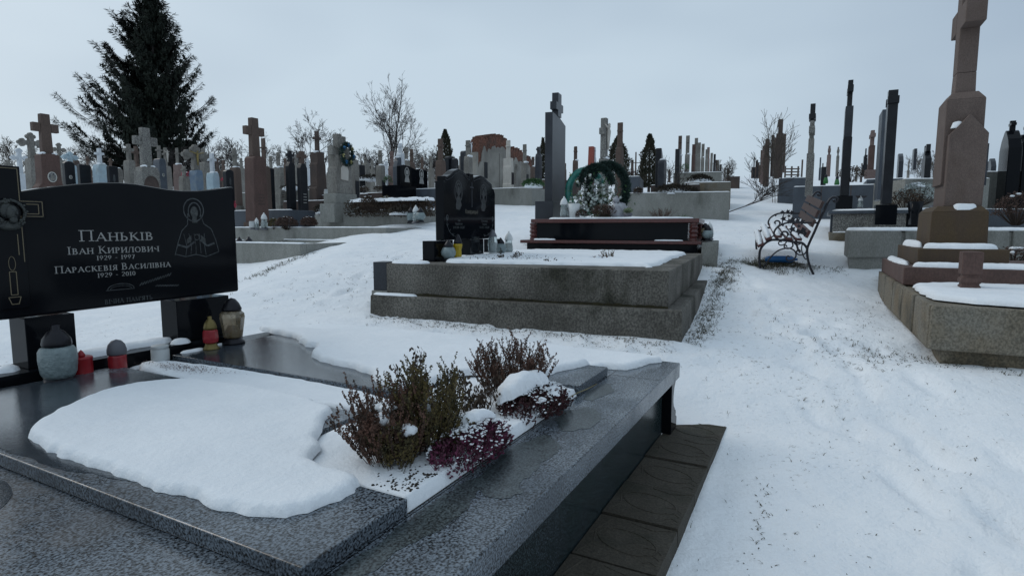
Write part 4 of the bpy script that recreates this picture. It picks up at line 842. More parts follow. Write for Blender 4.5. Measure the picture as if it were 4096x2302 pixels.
# granite table grave
tg = empty('granite_table_grave', at(828.6, 243, 9.2), PHI, 'light granite table grave with legs and snowy top behind the bench', 'grave')
o_ = tg.location
B().box(0, 2.3, -1.9, 0, -.15, .17, 0, 0).build('kerb', 'concr', tg, bev=.01); 
B().box(-.04, 2.35, -2.0, .03, .46, .51).build('table_top', 'greyb', tg, bev=.006)
B().box(.02, .08, -1.0, -.04, .171, .459).build('granite_panel', 'speck', tg); B().box(.9, 1.3, -.12, -.02, .171, .459).build('granite_panel', 'greyb', tg); B().box(2.0, 2.15, -.14, -.04, .171, .459).build('leg', 'greyb', tg)
B().box(.1, 2.2, -1.8, -1.0, .171, .458).build('dark_panel', 'black', tg)
snowcap(tg, [(0, -.02), (2.25, -.02), (2.2, -1.9), (.0, -1.9)], .511, .03, .05, .03); snowcap(tg, [(.0, -.05), (.0, -1.0), (.018, -1.0), (.018, -.05)], .171, .03, .03)

# ------------------------------------------------------------ gravestones
def fac(u): r_u = (u - 512) / 582; return (math.sin(TH) - math.cos(TH) * r_u, math.cos(TH) + math.sin(TH) * r_u)
def tombstone(kind, u, vt, vp, Y, wp, ap, m, label, group=None, m2=None, opt='', yaw=0, d=None, sink=.08, top='flat', base=1, lean=0):
    """headstone whose top is seen at column u, row vt; wp, ap: seen widths of pedestal and cross arm"""
    ka, kb = fac(u); ka = max(.16, abs(ka)); s = Y / 582
    P = at(u, vt, Y); zg = terr(P.x, P.y, False); H = P.z - zg; zp = (zt(vp, Y) - zg) if vp else 0
    d = d or (.30 if kind == 'latin' else .12)
    if kind == 'latin': d = max(.12, min(d, .62 * wp * s / kb))
    if kind == 'latin' and u > 330: wp *= .84
    wid = max(.22, min(1.1, (wp * s - kb * d) / ka)); arm = max(wid * .5 if kind == 'latin' else .2, min(.95, (ap * s - kb * .14) / ka)) if ap else 0
    rnd = random.Random(int(u * 7 + vt)); root = empty(kind == 'latin' and 'cross_gravestone' or 'slab_gravestone', (P.x, P.y, zg), PHI + R(yaw + rnd.uniform(-2, 2)), label, 'gravestone', group, ry=R(lean))
    bv = .012 if Y < 16 else (.01 if Y < 26 else 0); w2 = wid / 2; m2 = m2 or m
    if kind == 'latin':
        if base:
            b = B().box(-w2 * 1.25, w2 * 1.25, -d * .62, d * .62, -.25, H * .10, .01, .01)
            if rnd.random() < .6: b.box(-w2 * 1.6, w2 * 1.6, -d * .85, d * .85, -.25, H * .05)
            b.build('base', m, root, bev=bv)
        zb = H * .10 + .001 if base else -.1
        if 'slim' in opt: pr = [(-w2, zb), (w2, zb), (w2 * .8, zp - .05), (w2 * .5, zp), (-w2 * .5, zp), (-w2 * .8, zp - .05)]
        elif 'shoulder' in opt: pr = [(-w2, zb), (w2, zb), (w2, zp * .55), (w2 * .93, zp * .60), (w2 * .72, zp * .64), (w2 * .66, zp * .7), (w2 * .64, zp - .04), (w2 * .5, zp), (-w2 * .5, zp), (-w2 * .64, zp - .04), (-w2 * .66, zp * .7), (-w2 * .72, zp * .64), (-w2 * .93, zp * .60), (-w2, zp * .55)]
        elif 'tier' in opt: pr = [(-w2, zb), (w2, zb), (w2 * .96, zp * .42), (w2 * .78, zp * .45), (w2 * .72, zp * .80), (w2 * .58, zp * .84), (w2 * .55, zp), (-w2 * .55, zp), (-w2 * .58, zp * .84), (-w2 * .72, zp * .80), (-w2 * .78, zp * .45), (-w2 * .96, zp * .42)]
        else: pr = [(-w2, zb), (w2, zb), (w2 * .9, zp - .12), (w2 * .72, zp - .02), (w2 * .45, zp), (-w2 * .45, zp), (-w2 * .72, zp - .02), (-w2 * .9, zp - .12)]
        ped = B().prism(pr, -d / 2, d / 2).build('pedestal', m2, root, bev=bv)
        hc = H - zp; sw = min(.15 * arm, .085) * (1.25 if 'fat' in opt else 1); sh = sw * .9; a2 = arm / 2; za = zp + hc * .66; ah = sw * 1.0; cd = .065
        b = B().prism([(-sw * 1.15, zp + .001), (sw * 1.15, zp + .001), (sw * .95, H), (-sw * .95, H)], -cd, cd)
        if a2 > sw: b.box(-a2, -sw * 1.05, -cd * .92, cd * .92, za - ah, za + ah); b.box(sw * 1.05, a2, -cd * .92, cd * .92, za - ah, za + ah)
        if 'tref' in opt:
            for cx, cz in ((-a2, za), (a2, za), (0, H - sw * .6)):
                for dx, dz in ((0, sw * 1.1), (0, -sw * 1.1), (sw * 1.2, 0), (-sw * 1.2, 0)): b.prism(arc(cx + dx * .8, cz + dz * .8, sw * .95, sw * .95, 0, 330, 11), -cd * (.8 + .02 * (dx > 0) + .03 * (dz > 0)), cd * (.8 + .02 * (dx > 0) + .03 * (dz > 0)))
        cr = b.build('cross', m, root, bev=bv * .8)
        if 'christ' in opt:
            k = hc * .5; mc = 'gold' if 'gold' in opt else ('white' if 'pale' in opt else 'cream'); b = B()
            b.tube([(0, -cd - .03, za + k * .25), (0, -cd - .04, za), (0, -cd - .035, za - k * .35), (.01, -cd - .03, za - k * .9)], [k * .05, k * .11, k * .085, k * .04], 7)
            b.ell((0, -cd - .05, za + k * .33), (k * .07, k * .07, k * .09), 8, 6); b.tube([(-a2 * .85, -cd - .02, za + k * .3), (0, -cd - .04, za + k * .12), (a2 * .85, -cd - .02, za + k * .3)], [k * .03, k * .05, k * .03], 6); b.build('crucifix_figure', mc, cr, smooth=True)
        if 'snow' in opt and Y < 32:
            s_ = B(); 
            for x0, x1, zz in ((-w2 * .62, -w2 * .2, zp), (w2 * .2, w2 * .62, zp)): s_.ell(((x0 + x1) / 2, -.05, zz + .0), ((x1 - x0) / 2, d * .4, .035), 8, 5, .1, rnd)
            s_.build('snow_cap', 'snow', root, smooth=True)
        pz = zp * .72
    else:
        zb = .001
        if base: zb = min(.28, H * .14); B().box(-w2 * 1.18, w2 * 1.18, -d, d, -.25, zb).build('base', m, root, bev=bv); zb += .001
        Z = zp or H
        T = {'flat': [(1, Z), (-1, Z)], 'arch': [(math.cos(R(a)), Z - w2 * .7 * (1 - math.sin(R(a)))) for a in range(0, 181, 20)], 'slant': [(1, Z * .88), (.3, Z * .95), (-.3, Z), (-1, Z)], 'slantr': [(1, Z), (.3, Z), (-.4, Z * .93), (-1, Z * .82)],
             'shield': [(1, Z * .86), (.85, Z * .9), (.6, Z * .91), (.4, Z * .98), (0, Z), (-.4, Z * .98), (-.6, Z * .91), (-.85, Z * .9), (-1, Z * .86)], 'wave': [(1, Z * .84), (.6, Z * .93), (.1, Z), (-.4, Z * .96), (-1, Z * .99)],
             'peak': [(1, Z * .8), (.7, Z * .9), (.2, Z * .985), (0, Z), (-.2, Z * .985), (-.7, Z * .9), (-1, Z * .8)], 'cham': [(1, Z * .93), (.5, Z), (-.5, Z), (-1, Z * .93)], 'point': [(1, Z * .9), (0, Z), (-1, Z * .9)]}[top]
        st = B().prism([(-w2, zb), (w2, zb)] + [(x * w2, z) for x, z in T], -d / 2, d / 2).build('stele', m2, root, bev=bv)
        if zp and H - zp > .05:
            hc = H - zp; t_ = min(.045, hc * .16) if 'thin' in opt else max(.05, min(.09, wid * .16)); aw = max(t_ * 2.6, arm / 2 if ap else hc * .28)
            b = B().box(-t_, t_, -.045, .045, Z - .02, H); za = Z + hc * .6; b.box(-aw, -t_ - .001, -.043, .043, za - t_ * .9, za + t_ * .9); b.box(t_ + .001, aw, -.043, .043, za - t_ * .9, za + t_ * .9)
            if 'two' in opt: za -= hc * .28; b.box(-aw * .8, -t_ - .001, -.042, .042, za - t_ * .6, za + t_ * .6); b.box(t_ + .001, aw * .8, -.042, .042, za - t_ * .6, za + t_ * .6)
            b.build('cross', m, root, bev=bv * .5)
        if 'snow' in opt: s_ = B(); s_.ell((0, 0, Z + .0), (w2 * .8, d * .45, .03), 8, 5, .1, rnd); s_.build('snow_cap', 'snow', root, smooth=True)
        pz = Z * .74
    yf = -d / 2
    if 'photo' in opt:
        k = min(.11, wid * .16); b = B(); disc(b, 0, pz, k, k * 1.3, yf - .001, .012); ov = b.build('portrait_frame', 'ivory', root); b = B(); disc(b, 0, pz, k * .82, k * 1.1, yf - .0135, .003); b.build('portrait', 'photo', ov)
        b = B(); disc(b, 0, pz + k * .2, k * .3, k * .38, yf - .017, .003); disc(b, 0, pz - k * .5, k * .5, k * .35, yf - .017, .0025); b.build('engraved_face', 'grey', ov)
    if 'oval' in opt: b = B(); ring(b, 0, pz, .15, .2, yf, .02, 20, 0, 360, .01); disc(b, 0, pz, .14, .19, yf, .004); b.build('round_plaque', 'dbrown', root)
    if 'plate' in opt: b = B(); b.box(-w2 * .55, w2 * .55, yf - .02, yf - .001, zp * .42, zp * .68); b.build('name_plate', 'blacks' if 'dark' in opt else 'cream', root)
    if 'pict' in opt:
        b = B(); hh = Z * .25; disc(b, 0, Z * .78, wid * .12, hh * .3, yf, .004); b.prism([(-wid * .22, Z * .45), (wid * .22, Z * .45), (wid * .1, Z * .7), (-wid * .1, Z * .7)], yf - .003, yf); b.build('engraved_figure', 'engr' if 'bright' in opt else 'engd', st)
    if 'lines' in opt:
        b = B(); ZZ = (zp if kind == 'latin' else Z) * .5
        for k in range(4): b.box(-w2 * .5 + rnd.uniform(0, .1) * w2, w2 * .5 - rnd.uniform(0, .1) * w2, yf - .004, yf, ZZ - k * .07, ZZ - k * .07 + .018)
        b.build('worn_inscription', 'dbrown' if kind == 'latin' else 'engr', root)
    return root
def kerb(u0, u1, Yr, vt, depth, m, label, yaw=None, hgt=None, t=.12, fill=.75, cap_=True, ang=None, joints=0, name='enclosed_grave', cat='grave'):
    """kerbed grave: right near corner at column u1, long side running to column u0"""
    a = PHI if yaw is None else math.pi / 2 - R(yaw); P = at(u1, vt, Yr); ax, bx = Vector((math.cos(a), math.sin(a), 0)), Vector((-math.sin(a), math.cos(a), 0))
    k0 = (u0 - 512) / 582; L_ = (k0 * P.y - P.x) / (bx.x - k0 * bx.y); L_ = abs(L_)
    zg = min(terr(P.x, P.y, False), terr(P.x + bx.x * L_, P.y + bx.y * L_, False), terr(P.x + ax.x * depth + bx.x * L_, P.y + ax.y * depth + bx.y * L_, False)) - .15
    r = empty(name, (P.x, P.y, zg), a, label, cat); h = P.z - zg
    B().box(0, t, 0, L_, 0, h).build('near_side', m, r, bev=.008); B().box(depth - t, depth, 0, L_, 0, h).build('far_side', m, r, bev=.008)
    B().box(t + .001, depth - t - .001, 0, t, 0, h - .002).build('foot_side', m, r, bev=.008); B().box(t + .001, depth - t - .001, L_ - t, L_, 0, h - .002).build('head_side', m, r, bev=.008)
    if joints:
        b = B()
        for i in range(1, joints): b.box(-.004, -.0, L_ * i / joints - .008, L_ * i / joints + .008, .02, h - .01)
        b.build('joint', 'dbrown', r)
    zs = h * fill
    b = snowmesh(B(), [(t * .9, t * .9), (depth - t * .9, t * .9), (depth - t * .9, L_ - t * .9), (t * .9, L_ - t * .9)], zs, .05, .15, max(.04, L_ / 60), .03, int(u0)); b.build('snow_filling', 'snow', r, smooth=True)
    if cap_:
        b = B()
        for P4 in ([(0, 0), (t, 0), (t, L_), (0, L_)], [(depth - t, 0), (depth, 0), (depth, L_), (depth - t, L_)]): snowmesh(b, rough(P4, .12, .004, 1, 0), h + .0005, .018, .05, .03, .004, int(u1))
        b.build('snow_cap', 'snow', r, smooth=True)
    return r
# right-hand row seen nearly edge-on: each stands with its narrow side to the path
def column(u, vt, tiers, Y, m, label, vb=None, cross=None, cube=None, group=None, m2=None, wa=.5):
    """narrow upright: tiers = [(v_bottom, px width, side depth)]; wa = extent along its wide face"""
    s = Y / 582; P = at(u, vt, Y); zg = terr(P.x, P.y, False) if vb is None else zt(vb, Y)
    r = empty('column_gravestone', (P.x, P.y, zg), PHI, label, 'gravestone', group); z1 = P.z - zg; top = z1
    for k, (vbt, px, dd) in enumerate(tiers):
        z0 = max(-.05, (zt(vbt, Y) - zg)) if vbt else -.1; hw = px * s / 2; w_ = wa * dd
        B().prism([(-w_ / 2, z0 + .001), (w_ / 2, z0 + .001), (w_ / 2, z1 - (.0 if k == 0 else .03)), (w_ / 2 - (.0 if k == 0 else .06), z1), (-w_ / 2, z1)], -hw, hw).build('shaft', m if k % 2 == 0 or not m2 else m2, r, bev=.006 if Y < 15 else 0)
        z1 = z0
    if cross:
        v0, v1, px = cross; hw = px * s / 2; b = B(); zz0, zz1 = zt(v1, Y) - zg, zt(v0, Y) - zg; w0 = wa * tiers[0][2] / 2
        b.box(-w0 - wa * .28, -w0 - .001, -hw, hw, zz0, zz1); b.box(w0 + .001, w0 + wa * .28, -hw, hw, zz0, zz1); b.build('cross_arms', m, r, bev=.005 if Y < 15 else 0)
    if cube:
        v0, v1, px = cube; hw = px * s / 2; B().box(-wa * .5, wa * .5, -hw, hw, zt(v1, Y) - zg, zt(v0, Y) - zg - .001).build('cube_base', 'black', r, bev=.004)
    return r
column(850.8, 80.6, [(107.8, 4.3, .35), (138.5, 6.6, .9), (196, 7.4, 1.0)], 9.9, 'blacks', 'tallest black granite cross on a black cube behind the bench', 206, (87, 93.5, 5), (196, 209, 14), wa=.45, m2='blackd')
column(893.2, 90.5, [(97.5, 8, .5), (204, 8.2, .9)], 8.35, 'blacks', 'thick black granite cross on a black cube left of the sandstone monument', 224, (97.5, 105, 9.5), (204.5, 224.5, 18), wa=.30)
column(883.5, 112.5, [(200, 4.5, 1)], 9.3, 'greyb', 'slim blue-grey granite stele just left of the thick black cross', 206, wa=.6)
column(813.2, 104, [(117, 4.4, .35), (140, 3.4, .5), (196, 4.5, .8)], 11.6, 'blacks', 'dark cross-topped granite column behind the bench back', None, (115, 120, 6), wa=.45, m2='blackd')
column(812.5, 121, [(139, 4.0, .4), (154, 5, .6), (196, 6.6, 1)], 11.2, 'speck', 'speckled grey column with a crucifix before the dark cross-topped column', None, (127, 134, 5.2), wa=.4, m2='grey')
column(781, 119.4, [(134, 3.9, .4), (178, 6.4, .9)], 19, 'dbrown', 'dark brown square pillar cross among the bare twigs', None, wa=.5)
column(784.5, 134, [(148, 3, .5), (172, 3, .9)], 21, 'brown', 'thin brown pillar right behind the dark brown square one', None, wa=.5)
column(767.7, 139.3, [(155, 3.8, .5), (186, 4.6, .9)], 19.5, 'brown', 'tallest of the brown pillar stones left of the bare twigs', None, wa=.5)
column(764.6, 145.8, [(160, 3.3, .5), (184, 4, .9)], 22, 'pink', 'middle pinkish pillar stone in the row along the path', None, wa=.5)
column(762.3, 150, [(165, 2.4, .5), (182, 3, .9)], 25, 'brown', 'shortest brown pillar at the left end of the stepped row', None, wa=.5)
column(773.4, 135.6, [(176, 2, .9)], 20, 'dbrown', 'thin dark brown pillar tangled in the bare twigs', None, wa=.5)
column(776, 138, [(176, 1.8, .9)], 21, 'brown', 'thin pale brown pillar tangled in the bare twigs', None, wa=.4)
for u, v, px, m, lb in ((754.4, 157, .9, 'blacks', 'tallest of the thin dark stones at the far end of the path'), (756.3, 160.5, .9, 'dbrown', 'second thin dark stone at the far end of the path'), (757.6, 159.6, 1, 'blacks', 'third thin dark stone at the far end of the path'), (758.9, 162.2, 1.1, 'brown', 'brown stone rightmost at the far end of the path'), (752.3, 171.6, .8, 'dbrown', 'lowest leftmost stone at the far end of the path')): column(u, v, [(167, px, .5), (178, px * 1.7, .9)], 42, m, lb)
column(820.6, 157.5, [(168, 1.3, .5), (180, 1.8, .9)], 26, 'greyb', 'thin blue-grey post stone behind the granite kerb', None)
column(829.6, 145.8, [(155, 1.9, .5), (176, 3.6, .9)], 24, 'pink', 'slender pink cross stone right of the black slab', None, (149, 151.5, 2.6), m2='pink')
column(838.4, 147, [(156, 1.4, .5), (176, 2.5, .9)], 27, 'grey', 'slender pale grey cross stone between pink one and tall black cross', None, (150, 152, 2.2))
column(866, 148.5, [(158, 1, .4), (165, 3, .6), (176, 5.5, .9)], 22, 'blacks', 'black stone with thin cross and vase left of the pink cross', None, (155.5, 157.5, 2.6), wa=.6)
column(872.8, 130.5, [(146, 3.2, .5), (170, 4.8, .9), (178, 9, 1)], 17, 'pink', 'broad pink sandstone cross right of the tallest black cross', None, (134, 137.5, 4.6), m2='redsand')
column(915, 149, [(170, 2.4, .8)], 19, 'blackd', 'thin dark stone with curled top behind the white-flowered bush', None)
column(983, 145, [(186, 4, 1)], 9.5, 'blackd', 'narrow dark stele peeking right of the sandstone monument', None, wa=.5)
tombstone('slab', 901, 153, None, 18, 8, 0, 'blackd', 'dark stepped stele left of the white-flowered bush', top='slantr')
tombstone('slab', 927.5, 147, 150.5, 14, 11, 3, 'blacks', 'black shield-topped stele left of the sandstone monument', top='shield')
tombstone('slab', 993, 158, None, 17, 9, 0, 'blackd', 'small dark slanted stele between monument and black arched stele', top='slantr')
tombstone('slab', 989, 161, None, 18, 4, 0, 'blackd', 'lowest dark slanted stele behind its taller twin', top='slantr')
for u, vt, vp, lb in ((1013, 120.5, 130, 'big black arched stele with small cross at the right edge'), (1028, 123, 134, 'black arched stele cut off by the right edge of the photo')):
    r = tombstone('slab', u, vt, vp, 11.5, 23, 4, 'black', lb, top='peak', d=.2, opt='thin'); B().box(-.75, .75, -.5, .35, -.1, .22).build('plinth', 'black', r, bev=.008)
# far stones right
rnd = random.Random(77)
for i, (u, v, k) in enumerate(((862, 163, 0), (857, 165, 1), (935, 165, 0), (975, 166, 1), (1001, 160, 0), (909, 161, 1), (845, 164, 0), (823, 163, 0), (827, 162, 1))):
    column(u, v, [(170, 1.1, .5), (182, 1.8, .9)], 40 + i * 2, ['dbrown', 'grey'][k], 'small distant stone ' + ['behind the thin-crossed black stone', 'left of the thin-crossed black stone', 'just left of the monument shaft', 'right of the monument shaft', 'left of the big black arched stele', 'above the white-flowered bush', 'close left of the tallest black cross', 'beside the thin blue-grey post stone', 'just left of the slender pink cross'][i], None, group='small stones far behind on the right')
kerb(775, 812, 17, 177, 2.2, 'greyb', 'dark granite kerbed grave behind the bare twigs', hgt=.42)
kerb(790, 882, 12.4, 184, 2.3, 'greyb', 'long granite kerbed grave behind the bench', hgt=.6, joints=3)
kerb(862, 905, 14, 178, 2.0, 'greyb', 'granite kerbed grave behind the thick black cross', hgt=.5)
kerb(900, 990, 11.2, 178, 2.2, 'concl', 'pale kerbed grave behind the white-flowered bush', yaw=5, hgt=.5)
kerb(962, 1040, 9.4, 209, 1.6, 'greyb', 'dark granite kerbed grave at the right edge', yaw=5, hgt=.3)
kerb(975, 1040, 12, 171, 2.0, 'concl', 'pale stepped kerb behind the narrow dark stele', yaw=5, hgt=.5)
# pots, vases, flowers on the right
GB = 'grave decorations on the right'
p = at(860, 208.5, 9.6); r = lantern(p, 'white', .21, 'clear glass vase lantern beside the black cube', None)
heather((p.x, p.y, p.z + .17), .11, .06, 26, 'dark dried flowers in the glass vase beside the black cube', 'twig', 51, None, 1.6, leafl=.02, step=.012, side=2)
p = at(914, 224.3, 7.7); r = pot(p, .30, .09, 'black', 'tall black square planter left of the sandstone monument', k=4)
p = at(905, 206, 8.9); mum((p.x, p.y, p.z - .1), .26, .34, 'dark bush before the white flowers', 'hedge', 52, 900, .03)
p = at(918, 203, 9.2); r = mum((p.x, p.y, p.z - .05), .30, .36, 'snowy white-flowered bush behind the black planter', 'petal', 53, 1000, .035, snown=20)
p = at(1016, 222, 7.6); mum((p.x, p.y, p.z - .04), .26, .42, 'round brown bush at the right edge', 'mum', 54, 1500, .025, snown=4)
p = at(1012, 262, 6.2); mum((p.x, p.y, p.z - .1), .35, .25, 'low dark red bush right of the monument base', 'mum', 55, 1300, .025, snown=8)
p = at(934, 224, 7.4); pot(p, .24, .07, 'greyb', 'narrow grey stone vase left of the monument', k=8)
p = at(826, 177, 14.2); r = empty('plastic_lantern', (p.x, p.y, p.z - .15), 0, 'green plastic lantern on the granite kerb, left one', 'lantern', 'green lanterns'); B().lathe([(.05, 0), (.055, .05), (.04, .13), (.02, .17), (0, .19)], k=10).build('glass_body', 'green', r); B().lathe([(.035, .15), (.03, .2), (0, .23)], k=10).build('lid', 'lid', r)
r2 = r.copy(); col.objects.link(r2); p = at(837, 181, 13.6); r2.location = (p.x, p.y, p.z - .1); r2['label'] = 'green plastic lantern on the granite kerb, right one with snow beside it'
for c_ in list(r.children): q = c_.copy(); col.objects.link(q); q.parent = r2
p = at(851, 178, 16); mum((p.x, p.y, p.z - .1), .35, .4, 'dark brown bush between pale and pink crosses', 'hedge', 56, 600, .05)
tombstone('slab', 824, 167, None, 15.5, 7, 0, 'blacks', 'low black slab behind the green lanterns')
# wooden fence far right of the path
f = empty('wooden_fence', at(793, 172, 30), 0, 'grey wooden rail fence behind the twigs', 'fence'); f.location.z = terr(f.location.x, 30)
for k in range(4): B().box(-.42, .32, -.03, .03, .36 + k * .15, .42 + k * .15).build('rail', 'wood', f)
for k in range(3): B().box(-.40 + k * .33, -.34 + k * .33, .031, .1, -.1, .98).build('fence_post', 'wood', f)
B().box(.42, .48, -.03, .03, 0, 1.3).build('fence_post', 'wood', f)

